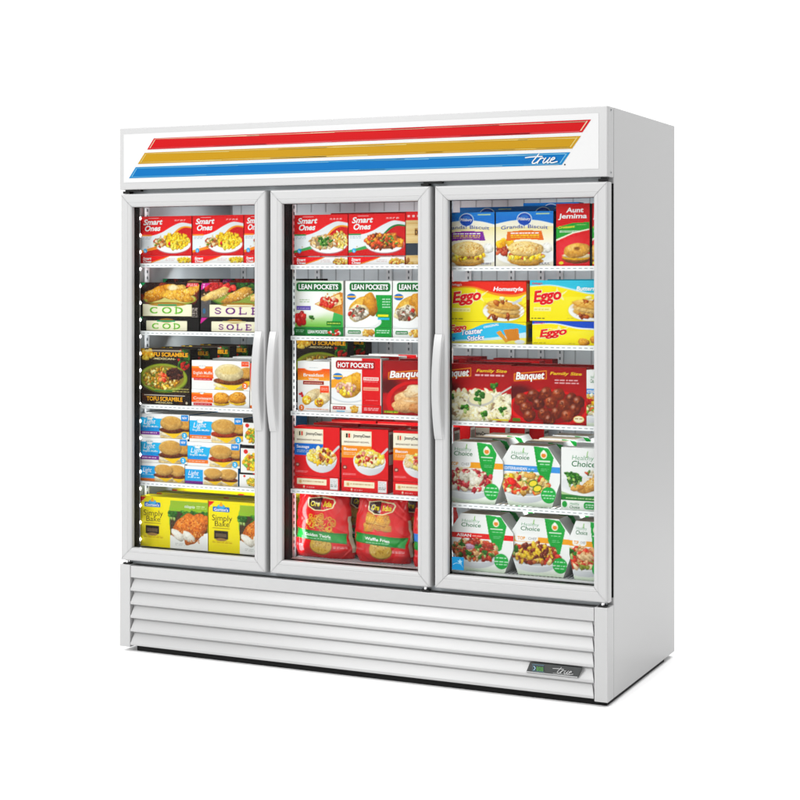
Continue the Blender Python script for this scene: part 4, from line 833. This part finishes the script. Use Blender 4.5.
def fries(c, kind):
    c.bg('d0141c'); c.wave([(0, .1), (.4, .16), (.7, .10), (1, .16)], 'b80f18', False); c.speck(.5, .5, 1.2, .6, 16, ['e0323a', 'b8101a'], .05)
    if kind == 'blue': c.rect(0, .42, 1, .58, '1b78c8')
    if kind == 'twirl':
        for _ in range(46):
            u, v = .52+c.r.uniform(-.25, .25), .555+c.r.uniform(-.11, .12); r = c.r.uniform(.03, .055); A = np.linspace(c.r.uniform(0, 3), c.r.uniform(4, 7), 12)
            P = [(u+r*math.cos(a)/c.a, v+r*.8*math.sin(a)) for a in A]; c.line(P, .021, '9a5a14'); c.line([(p, q+.004) for p, q in P], .013, c.r.choice(['e9ae3c', 'f0c25a', 'd8962a']))
    else:
        for _ in range(16):
            u, v = .50+c.r.uniform(-.22, .22), .565+c.r.uniform(-.10, .13); c.blob(u, v, .10, .065, c.r.choice(['d8962a', 'e4aa40', 'c9851f']), c.r.uniform(-.6, .6), .1)
            for k in range(4): c.line([(u-.09+k*.05, v-.05), (u-.04+k*.05, v+.05)], .008, 'a8691a', .8); c.line([(u-.09, v+.04-k*.025), (u+.10, v+.03-k*.025)], .007, 'f0cc7a', .8)
    c.ell(.52, .20, .20, .15, '8a6a28'); c.ell(.52, .21, .19, .14, 'c9a54e'); c.speck(.52, .19, .16, .1, 40, ['b08a38', 'dcc078', '9a7428'], .012)
    c.poly([(.04, .30), (.94, .24), (.96, .40), (.06, .45)], '0f7a30'); c.poly([(.04, .32), (.94, .26), (.95, .37), (.06, .43)], '1a9440'); c.micro(.25, .30, .7, 1, 'cfeed0', .012)
    c.text('Golden Twirls' if kind == 'twirl' else 'Waffle Fries', .24, .35, .46, .045, 'ffffff', .02, 0, -.055)
    c.poly([(.26, .93), (.30, .93), (.52, .955), (.78, .93), (.82, .88), (.76, .79), (.58, .74), (.40, .74), (.28, .80)], 'f0e2b0'); c.poly([(.285, .915), (.51, .94), (.53, .93), (.53, .755), (.42, .755), (.30, .81)], '4a1a14'); c.poly([(.53, .93), (.76, .915), (.79, .88), (.74, .80), (.58, .755), (.53, .755)], 'c8141c')
    c.text('Ore', .33, .81, .17, .075, 'f6dc3a', .03, .1); c.text('Ida', .57, .81, .17, .075, 'f6dc3a', .03, .1); c.micro(.04, .20, .22, 2, 'f0b0b0', .012); c.micro(.72, .19, .92, 2, 'f6d0d0', .014); c.micro(.3, .965, .7, 1, 'f0c040', .01)

# ------------------------------------------------------------------ the frozen goods, each pack a thing of its own
_pm = {}
def pack(key, art, args, w, h, d, top, side, prof=None, right=(), full=None, cell=.0019):
    """printed carton mesh, made once per kind"""
    k = (key, round(w, 3), round(h, 3), round(d, 3))
    if k not in _pm:
        cv = Canvas(w, h, cell); cv.r.seed(key); art(cv, *args)
        me = pack_mesh(key, cv, d, top, side, prof, right); _pm[k] = me
    return _pm[k]
JIT = random.Random(11)
def put(me, name, cat, label, xc, z, y=.085, rot=None, group=None, z_tilt=0):
    o = bpy.data.objects.new(name, me); C.collection.objects.link(o)
    o.location = (xc, y, z+.0006); o.rotation_euler = (z_tilt, 0, R(JIT.uniform(-1.1, 1.1)) if rot is None else R(rot))
    o['label'] = label; o['category'] = cat
    if group: o['group'] = group
    return o
ORD = ['front', 'second', 'third', 'fourth', 'fifth']
def row(me, name, cat, front, behind, xc, z, n, dy, y=.085, group=None, tail='from the front'):
    """a column of packs one behind the other; only the ones the door glass shows something of"""
    for k in range(n):
        lab = front if k == 0 else f'{behind}, {ORD[k]} {tail}'
        put(me, name, cat, lab, xc+JIT.uniform(-.002, .002)*(k > 0), z, y+k*dy, group=group)

def mid(x0, w): return x0+w/2
S1, S2, S3 = SH
e_ = .0008
# ---- left door, top shelf: macaroni meals standing on flat ones
z = S1[0]; g = 'red meal cartons on the left top shelf'
su = lambda kind, w: pack('meal_'+kind, smart, (kind,), w, .152, .034, 'd4151d', 'c81219')
sf = lambda kind, w: pack('mealflat_'+kind, smart_edge, (kind,), w, .029, .15, 'e4171f', 'c81219')
for x0, w, who in ((.0345, .236, 'far left'), (.2755, .228, 'middle'), (.5075, .188, 'by door frame')):
    put(sf('mac', w), 'frozen_meal_carton', 'carton', f'flat red macaroni meal carton on left top shelf, {who}', mid(x0, w), z, group=g)
    put(su('mac', w), 'frozen_meal_carton', 'carton', f'upright red macaroni meal carton atop flat carton, left top shelf, {who}', mid(x0, w), z+.0300, y=.087, group=g)
# ---- left door, second shelf: fish
z = S1[1]
for kind, x0, w in (('cod', .0345, .272), ('sole', .3125, .278)):
    fu = pack('fish_'+kind, fish, (kind,), w, .133, .045, '2a1a14' if kind == 'cod' else '241a1a', '1c1210'); ff = pack('fishflat_'+kind, fish_edge, (kind,), w, .054, .13, '2a1a14', '1c1210')
    fb = pack('fishback_'+kind, fish, (kind,), w, .147, .045, '5a2a1c' if kind == 'cod' else '6a2a5c', '1c1210')
    ink = 'green COD' if kind == 'cod' else 'purple SOLE'; g = f'fish cartons with {ink} lettering'
    for k in range(4):
        t = 'at the front' if k == 0 else f'{ORD[k]} from the front'
        put(ff, 'fish_carton', 'carton', f'flat black carton with {ink} lettering under fillet carton, {t}', mid(x0, w), z, y=.085+k*.142, group=g)
        put(fb if k else fu, 'fish_carton', 'carton', f'upright fish fillet carton with {ink} lettering, {t}', mid(x0, w)+k*.003, z+.0548, y=.087+k*.142, group=g)
# ---- left door, middle shelf
z = S1[2]
tu = pack('tofu', tofu, (), .231, .172, .05, '4a3a1c', '241a14'); tf = pack('tofuflat', tofu_edge, (), .231, .0425, .10, '2e211a', '241a14')
for k in range(4):
    t = 'at the front left' if k == 0 else f'{ORD[k]} from the front'
    put(tf, 'tofu_scramble_carton', 'carton', f'flat brown tofu scramble carton on left middle shelf, {t}', mid(.0345, .231), z, y=.085+k*.135, group='tofu scramble cartons')
    put(tu, 'tofu_scramble_carton', 'carton', f'upright brown tofu scramble carton on left middle shelf, {t}', mid(.0345, .231), z+.0433, y=.087+k*.135, group='tofu scramble cartons')
mu = pack('muffin', muffin, ('muffin',), .258, .110, .055, 'f3f0ea', 'efece6'); mf = pack('croissant', muffin, ('crois',), .258, .064, .12, 'f3f0ea', 'efece6')
for k in range(4):
    t = 'at the front' if k == 0 else f'{ORD[k]} from the front'
    put(mf, 'breakfast_sandwich_carton', 'carton', f'white and orange croissant sandwich carton on left middle shelf, {t}', mid(.2725, .258), z, y=.085+k*.14, group='breakfast sandwich cartons on the left middle shelf')
    put(mu, 'breakfast_sandwich_carton', 'carton', f'white and orange English muffin carton atop croissant carton, {t}', mid(.2725, .258), z+.0645, y=.087+k*.14, group='breakfast sandwich cartons on the left middle shelf')
put(pack('eggbite', egg_sliver, (), .10, .168, .06, 'e5371f', 'efece6'), 'breakfast_carton', 'carton', 'red and white breakfast carton half hidden by the left door frame', mid(.535, .10), z)
# ---- left door, fourth shelf: three tiers of light muffins
z = S1[3]
for k in range(3):
    t = 'in front' if k == 0 else f'{ORD[k]} row from the front'
    y = .085+k*.16
    for col, x0, ws, zz in (('left', .0345, (.206, .219, .226), (0, .0725, .1690)), ('right', .2430, (.238, .238, .240), (0, .0690, .1610))):
        for tier, (w, z1) in enumerate(zip(ws, zz)):
            kind = 'plum' if (col == 'left') != (tier == 0) else 'orange'
            h = (.0715, .0955, .0925)[tier] if col == 'left' else (.068, .091, .098)[tier]
            a = light_edge if tier == 0 else light
            me = pack(f'light{tier}{col}', a, (kind,), w, h, .15, 'f4f2ec', '3a7fb0')
            nm = ('bottom', 'middle', 'top')[tier]; x = x0+(0, .0085, .0205)[tier]*(col == 'right')
            put(me, 'muffin_carton', 'carton', f'white and blue light muffin carton, {nm} of the {col} stack, {t}', mid(x, w), z+z1, y=y, rot=JIT.uniform(-.4, .4), group='light muffin cartons on the fourth left shelf')
for tier, (h, z1) in enumerate(((.054, 0), (.104, .0545), (.096, .159))):
    put(pack(f'eggdish{tier}', egg_dish, (tier != 1,), .12, h, .12, '1a1715', 'efece6'), 'egg_dish_carton', 'carton', f'white and black egg dish carton by left door frame, {("bottom", "middle", "top")[tier]} of its stack', mid(.488+.006*tier, .12), z+z1, group='egg dish cartons by the frame')
# ---- left door, bottom: yellow fish cartons
z = S1[4]
for x0, who in ((.0345, 'left'), (.3495, 'right')):
    w = .312; me = pack('simply', simply, (), w, .195, .06, 'e8d010', 'e6cf0a', right=((.2, .8, .1, .5, 'f6f0b0'),))
    row(me, 'baked_fish_carton', 'carton', f'yellow baked fish carton on left bottom rack, {who} of the front two', f'yellow baked fish carton in the {who} column', mid(x0, w), z, 5, .105, group='yellow baked fish cartons')
# ---- middle door, top shelf
z = S2[0]; g = 'red meal cartons on the middle top shelf'
for kind, x0, w, who in (('chick', .7265, .224, 'chicken and broccoli'), ('beef', .9545, .231, 'beef and vegetable')):
    put(sf('fl'+kind, w), 'frozen_meal_carton', 'carton', f'flat red carton under the {who} meal carton', mid(x0, w), z, group=g)
    put(su(kind, w), 'frozen_meal_carton', 'carton', f'upright red {who} meal carton on the middle top shelf', mid(x0, w), z+.0330, y=.087, group=g)
    put(pack('mealtall', smart, ('mac',), .228, .155, .035, 'd4151d', 'c81219'), 'frozen_meal_carton', 'carton', f'red meal carton peeping out behind the {who} meal carton', mid(x0+.055, .228), z+.043, y=.26, group=g)
    put(sf('mac', .228), 'frozen_meal_carton', 'carton', f'flat red carton at the back behind the {who} meal stack', mid(x0+.055, .228), z, y=.26, group=g)
put(pack('breadbox', bread_box, (), .10, .190, .04, 'd4151d', 'b98a50'), 'frozen_meal_carton', 'carton', 'red topped tan carton with dark band beside the middle door frame', mid(1.189, .10), z)
# ---- middle door, second shelf: pockets
z = S2[1]
for kind, x0, w, who in (('pizza', .7275, .205, 'pizza'), ('steak', .9405, .192, 'sausage'), ('steak2', 1.1370, .178, 'cut off')):
    u = pack('pocket_'+kind, lean, (kind[:5],), w, .170, .05, 'e8ece4' if kind != 'pizza' else '1f7a40', 'dfe4dc'); f = pack('pocketflat_'+kind, lean_edge, (kind[:5],), w, .0325, .12, 'e4e8e0', 'dfe4dc')
    nice = {'pizza': 'green and white pizza pocket', 'steak': 'white and green stuffed pocket', 'steak2': 'white and green pocket by door frame,'}[kind]
    for k in range(3):
        t = 'at the front' if k == 0 else f'{ORD[k]} from the front'
        put(f, 'pocket_sandwich_carton', 'carton', f'flat {nice} carton, {t}', mid(x0, w), z, y=.085+k*.16, group='green pocket sandwich cartons')
        put(u, 'pocket_sandwich_carton', 'carton', f'upright {nice} carton, {t}', mid(x0, w)-.004*k, z+.0332, y=.087+k*.16, group='green pocket sandwich cartons')
# ---- middle door, middle shelf
z = S2[2]
me = pack('wrap', wrap, (), .134, .184, .05, 'f1eee9', 'e6e2dc')
row(me, 'breakfast_wrap_carton', 'carton', 'white and orange breakfast wraps carton on the middle shelf, front left', 'breakfast wraps carton on the middle shelf', mid(.742, .134), z, 3, .11, group='breakfast wraps cartons')
for k, y in enumerate((.40, .52)):
    t = 'nearer' if k == 0 else 'farther'
    for q in range(2): put(tf, 'tofu_scramble_carton', 'carton', f'{t} flat tofu scramble carton far behind the breakfast wraps, {("lower", "upper")[q]} of its stack', mid(.545+.015*k, .231), z+.043*q, y=y, rot=0, group='tofu scramble cartons')
    put(tu, 'tofu_scramble_carton', 'carton', f'{t} upright tofu scramble carton far behind the breakfast wraps', mid(.545+.015*k, .231), z+.0865, y=y+.002, rot=0, group='tofu scramble cartons')
hu = pack('hotp', hotp, (), .207, .169, .06, 'e9e6e0', 'd8d4cc', right=((.05, .95, .0, 1, 'dcd9d2'), (.3, .7, .1, .6, 'c9c6c0'))); hf = pack('hotpflat', hotp_edge, (), .207, .030, .11, 'e9e6e0', 'd8d4cc')
for k in range(3):
    t = 'at the front' if k == 0 else f'{ORD[k]} from the front'
    put(hf, 'pocket_sandwich_carton', 'carton', f'flat white and red egg pocket carton, {t}', mid(.882, .207), z, y=.085+k*.145, group='red and white pocket sandwich cartons')
    put(hu, 'pocket_sandwich_carton', 'carton', f'upright white and red egg pocket carton, {t}', mid(.882, .207), z+.0308, y=.087+k*.145, group='red and white pocket sandwich cartons')
me = pack('turkey', banquet, ('turkey',), .215, .193, .055, 'b8141b', '8f0f16')
row(me, 'turkey_dinner_carton', 'carton', 'red turkey and gravy carton at the right of the middle shelf', 'red turkey and gravy carton', mid(1.0955, .215), z, 4, .13, group='turkey dinner cartons')
# ---- middle door, fourth shelf: breakfast bowls
z = S2[3]
for kind, x0, w, who in (('saus', .7255, .192, 'blue labelled sausage'), ('bacon', .9260, .190, 'orange labelled bacon'), ('bacon2', 1.1375, .175, 'half hidden bacon')):
    rt = ((.1, .9, .55, .95, 'e9e4d8'), (.15, .85, .60, .90, '8a8478'), (.1, .9, .30, .50, 'd9d4c8'))
    u = pack('bowl_'+kind, dean, ('saus' if kind == 'saus' else 'bacon',), w, .182, .055, 'b8141b', 'a81218', right=rt); f = pack('bowlflat_'+('saus' if kind == 'saus' else 'bacon'), dean_edge, (), w, .047, .13, 'c8161d', 'a81218')
    for k in range(4):
        t = 'at the front' if k == 0 else f'{ORD[k]} from the front'
        put(f, 'breakfast_bowl_carton', 'carton', f'flat red carton under the {who} bowl carton, {t}', mid(x0, w), z, y=.085+k*.14, group='red breakfast bowl cartons')
        put(u, 'breakfast_bowl_carton', 'carton', f'upright red {who} bowl carton, {t}', mid(x0, w), z+.048, y=.087+k*.14, group='red breakfast bowl cartons')
# ---- middle door, bottom rack: bags of fries
def bag_mesh(kind, w, h, t, taper, seed):
    cv = Canvas(w, h, .0011); cv.r.seed(seed); fries(cv, kind); bake_text(cv); ny, nx = cv.ny, cv.nx; rn = random.Random(seed)
    V = cv.V; U = cv.U; ph = [rn.uniform(0, 6.3) for _ in range(12)]
    edge = .012*np.sin(9*V+ph[0])+.008*np.sin(23*V+ph[1])+.004*np.sin(51*V+ph[7])
    half = .5*(1-taper*np.clip(V-.12, 0, 1)**1.1)*(1+.05*np.sin(6*V+ph[9])*V)*(1-.06*np.clip(.12-V, 0, 1)/.12)
    sk = -.02*V
    Xn = (U-.5)*2*half+sk+edge*np.where(U > .5, 1, -1)*abs(2*U-1)**3
    F = (np.clip(1-abs(2*U-1)**2.6, 0, 1)**.62)*(np.clip(1-abs((V-.36)/.66)**3.0, 0, 1)**.6)
    F = np.where(V < .36, np.clip(1-abs(2*U-1)**2.6, 0, 1)**.62*np.clip(1-((.36-V)/.40)**4, 0, 1)**.5, F)
    cr = np.zeros_like(U)
    for k in range(9):     # creases running out from the seal and the corners
        a = rn.uniform(-.9, .9)+math.pi/2; cx, cy = rn.uniform(.0, 1), rn.choice([.0, 1.0, .95, .1, .5]); s_ = ((U-cx)*math.sin(a)-(V-cy)*math.cos(a)*1.1)
        cr += np.exp(-(s_/.022)**2)*np.clip(abs(cy-V)*-1.6+1, 0, 1)*rn.uniform(-1, 1)
    for k in range(5): cr += .35*np.sin((U*rn.uniform(4, 14)+V*rn.uniform(-12, 12))+ph[k+2])
    near = np.clip(1.25-F, .25, 1)
    for _ in range(26):    # dents where the frozen pieces push against the film
        cx, cy, s_ = rn.uniform(.1, .9), rn.uniform(.08, .85), rn.uniform(.05, .11); cr += rn.uniform(.3, 1.0)*np.exp(-(((U-cx)**2+(V-cy)**2)/s_**2))
    cr = cr+.9*np.abs(np.sin(7*U+5*V+ph[3]+1.5*np.sin(6*V+ph[4])))+.7*np.abs(np.sin(4*U-9*V+ph[5]+1.2*np.sin(7*U))); yf = -t*F-.0068*cr*near*np.clip(F*3, 0, 1); yb = t*.6*F
    seal = np.clip((V-.95)/.05, 0, 1); yf = yf+.0012*np.sin(U*160)*seal
    def sheet(Y): return np.stack([Xn*w, Y, V*h], -1).reshape(-1, 3)
    v = np.concatenate([sheet(yf), sheet(yb)]); n = (ny+1)*(nx+1); idx = np.arange(n).reshape(ny+1, nx+1)
    q = np.stack([idx[:-1, :-1], idx[:-1, 1:], idx[1:, 1:], idx[1:, :-1]], -1).reshape(-1, 4); qb = q[:, ::-1]+n
    c = lin(press(cv.c)).reshape(-1, 3); clear = lin(H('d8cfb4')); cb = np.tile(clear, (n, 1))
    pale = (abs(2*U-1) > .955) & (V < .66) & (V > .1); c[pale.ravel()] = clear
    return finish_mesh('fries_bag', v.tolist(), [tuple(a) for a in q.tolist()]+[tuple(a) for a in qb.tolist()], np.concatenate([c, cb]).tolist(), 'film', True)
z = S2[4]; g = 'red bags of frozen fries'
b1, b2, b3 = bag_mesh('twirl', .256, .236, .042, .24, 3), bag_mesh('waffle', .238, .236, .042, .20, 5), bag_mesh('blue', .150, .208, .030, .1, 8)
put(b1, 'fries_bag', 'bag', 'red bag of curly fries with green band on the middle bottom rack', .822, z, y=.150, rot=0, group=g)
put(b2, 'fries_bag', 'bag', 'red bag of waffle fries with green band on the middle bottom rack', 1.070, z, y=.150, rot=0, group=g)
put(b3, 'fries_bag', 'bag', 'red bag with blue band half hidden by the middle door frame', 1.283, z, y=.118, rot=0, group=g)
for k, (x, y, me, lab) in enumerate(((.945, .245, b2, 'red fries bag showing between the two front bags'), (1.17, .235, b1, 'red fries bag showing behind the right side of the waffle fries'), (.775, .255, b1, 'red fries bag hidden behind the curly fries bag'))):
    put(me, 'fries_bag', 'bag', lab, x, z+.002, y=y, rot=0, group=g)
# ---- right door, top shelf: biscuits and a red sandwich carton
z = S3[0]; w = .216
crop = lambda c0: (lambda v: (c0, 1.0))
ga = pack('grands_p', grands, ('p',), w, .190, .05, '1a78c4', '203a5a', prof=crop(.16)); gb = pack('grands_o', grands, ('o',), w, .190, .05, '1a78c4', '203a5a')
put(ga, 'biscuit_carton', 'carton', 'blue and cream biscuit carton with purple ribbon on the top shelf', mid(1.320, w), z, rot=0, group='blue biscuit cartons')
put(gb, 'biscuit_carton', 'carton', 'blue and cream biscuit carton with orange ribbon on the top shelf', mid(1.541, w), z, rot=-.6, group='blue biscuit cartons')
gt = pack('grands_b', grands, ('o',), .216, .214, .05, '1a78c4', '203a5a')
for k, (x0, y, lab) in enumerate(((1.325, .21, 'behind the purple ribboned one'), (1.545, .20, 'right behind the orange ribboned one'), (1.52, .34, 'farthest back behind the orange ribboned one'))):
    put(gt, 'biscuit_carton', 'carton', f'taller blue biscuit carton {lab}', mid(x0+.02, .216), z+.009*k*(k > 1), y=y, rot=0, group='blue biscuit cartons')
ja = pack('jemima', jemima, (), .122, .214, .06, 'b8141c', '2f4a24', right=((.1, .9, .02, .98, '3a4a2a'), (.2, .8, .05, .3, 'c9c4b0'), (.2, .8, .60, .95, '7a1a1a')))
put(ja, 'breakfast_sandwich_carton', 'carton', 'tall red croissant sandwich carton with green ribbon on right top shelf', mid(1.7675, .122), z, rot=0, group='red croissant sandwich cartons')
put(pack('jemima_end', jemima, (), .054, .214, .06, 'b8141c', '2f4a24'), 'breakfast_sandwich_carton', 'carton', 'red croissant sandwich carton mostly hidden by the right door frame', mid(1.8985, .054), z, y=.087, rot=0, group='red croissant sandwich cartons')
# ---- right door, second shelf: waffles
z = S3[1]; wa = .296
for kind, x0, w, h, prof, nice in (('home', 1.359, wa, .140, None, 'yellow and orange homestyle waffle'), ('butter', 1.670, .275, .140, None, 'yellow and turquoise buttermilk waffle')):
    up = pack('waffle_'+kind, eggo, (kind,), w, h, .06, 'd8401c' if kind == 'home' else '46b4cc', 'c8501c' if kind == 'home' else 'e0c010', right=((.1, .9, .55, .95, 'e8b89a' if kind == 'home' else 'c8b020'), (.15, .85, .1, .4, 'a8401a' if kind == 'home' else 'd8c020')))
    for k in range(4):
        t = 'at the front' if k == 0 else f'{ORD[k]} from the front'
        put(up, 'waffle_carton', 'carton', f'{nice} carton atop another, {t}', mid(x0, w)+.006*k, z+(.0775 if kind == 'home' else .0825)+.003*(k > 0), y=.087+k*.15, group='yellow waffle cartons')
stk = pack('sticks', sticks, (), .296, .0765, .12, 'f0d420', 'c8b41c', right=((.1, .9, .1, .9, '8a7a18'), (.2, .8, .3, .7, '2a6ab0')))
blu = pack('waffle_blue', eggo, ('blue',), .270, .0815, .12, '2450a8', 'c8b41c')
for k in range(3):
    t = 'at the front' if k == 0 else f'{ORD[k]} from the front'
    put(stk, 'toaster_stick_carton', 'carton', f'yellow and blue toaster sticks carton under homestyle waffles, {t}', mid(1.359, .296), z, y=.085+k*.15, group='toaster stick cartons')
    put(blu, 'waffle_carton', 'carton', f'yellow and dark blue waffle carton under the buttermilk waffles, {t}', mid(1.679, .270), z, y=.085+k*.15, group='yellow waffle cartons')
# ---- right door, middle shelf: family dinners
z = S3[2]
pa = pack('pasta', banquet, ('pasta',), .276, .200, .055, '9a1018', '7a0c12', prof=crop(.13)); mb_ = pack('meatball', banquet, ('meat',), .276, .197, .055, '9a1018', '7a0c12')
row(pa, 'family_dinner_carton', 'carton', 'dark red creamy broccoli pasta family dinner carton', 'dark red pasta dinner carton', mid(1.3235, .276), z, 4, .13, group='dark red family dinner cartons')
row(mb_, 'family_dinner_carton', 'carton', 'dark red meatball family dinner carton', 'dark red meatball dinner carton', mid(1.601, .276), z, 2, .13, group='dark red family dinner cartons')
hcs = pack('choice_tall', choice, ('med',), .16, .185, .04, 'eef0ea', 'e4e6e0')
put(pack('choice_mid', choice, ('med',), .072, .190, .04, 'eef0ea', 'e4e6e0'), 'healthy_meal_carton', 'carton', 'white meal carton beside the meatball dinner at the door frame', mid(1.8785, .072), z)
# ---- right door, two lowest shelves: bowl cartons with slanted corners
def hexa(v):
    if v > .70: t = (v-.70)/.30; return (.02+.17*t, .98-.20*t)
    if v > .42: return (.02, .98)
    t = (.42-v)/.42; return (.02+.13*t, .98-.13*t)
def hexcrop(v): a, b_ = hexa(v); return (max(a, .115), b_)
g = 'white meal bowl cartons with slanted corners'
def hc(kind, w, h, prof=hexa): return pack('choice_'+kind, choice, (kind,), w, h, .085, 'a89a88', 'e2e4e0', prof=prof)
z = S3[3]; n_ = 'meal_bowl_carton'
for k in range(4):
    t = 'at the front' if k == 0 else f'{ORD[k]} from the front'
    if k < 3: put(hc('caf', .238, .215, hexcrop), n_, 'carton', f'white meal bowl carton of pomegranate salad on the fourth shelf, {t}', mid(1.3345, .238)+.004*k, z, y=.086+k*.125, rot=0, group=g)
    put(hc('med', .232, .210), n_, 'carton', f'white meal bowl carton with blue Mediterranean band, {t}', mid(1.5505, .232)+.004*k, z, y=.086+k*.125+.008, rot=0, group=g)
cb = pack('choicebox', choice_box, (), .165, .180, .045, 'eef0ea', 'e4e6e0'); cf = pack('choiceboxflat', choice_edge, (), .165, .031, .12, 'eef0ea', 'e4e6e0')
for k in range(3):
    t = 'at the front' if k == 0 else f'{ORD[k]} from the front'
    put(cf, 'healthy_meal_carton', 'carton', f'flat green and white carton under the breaded fish meal, {t}', mid(1.7855, .165), z, y=.085+k*.15, group='breaded fish meal cartons')
    put(cb, 'healthy_meal_carton', 'carton', f'upright white breaded fish and broccoli meal carton, {t}', mid(1.7855, .165), z+.0318, y=.087+k*.15, group='breaded fish meal cartons')
for k, x in enumerate((1.30, 1.355, 1.41)):
    me = pack('bowl_back', dean, ('saus',), .175, .235, .05, 'c8161d', 'a81218', right=((.05, .95, .50, .96, 'e9e4d8'), (.1, .9, .74, .78, '6a6458'), (.1, .9, .84, .88, '6a6458'), (.1, .9, .64, .68, '6a6458')))
    put(me, 'breakfast_bowl_carton', 'carton', f'tall red carton at the back behind the pomegranate bowls, {("left", "middle", "right")[k]} of three', x+.02, z, y=.60-.06*(2-k), rot=0, group='red cartons behind the bowl cartons')
z = S3[4]
for kind, x0, w, nice, y0 in (('asian', 1.360, .252, 'with red Asian band', 0), ('top', 1.586, .240, 'of corn and beef with orange band', .008), ('top2', 1.8125, .235, 'of chicken by the door frame', .0)):
    if kind == 'top2': w = .140
    for k in range(4):
        t = 'at the front' if k == 0 else f'{ORD[k]} from the front'
        pr = hexa if kind != 'top2' else (lambda v: (hexa(v)[0], 1.0))
        me = hc(kind, w, .200, pr)
        put(me, n_, 'carton', f'white meal bowl carton {nice}, {t}', mid(x0, w)+.003*k, z, y=.086+k*.125+y0, rot=0, group=g)
put(bag_mesh('waffle', .165, .228, .03, .15, 12), 'fries_bag', 'bag', 'red bag with yellow lettering at the back left of the right bottom rack', 1.272, z, y=.19, rot=0, group='red bags of frozen fries')
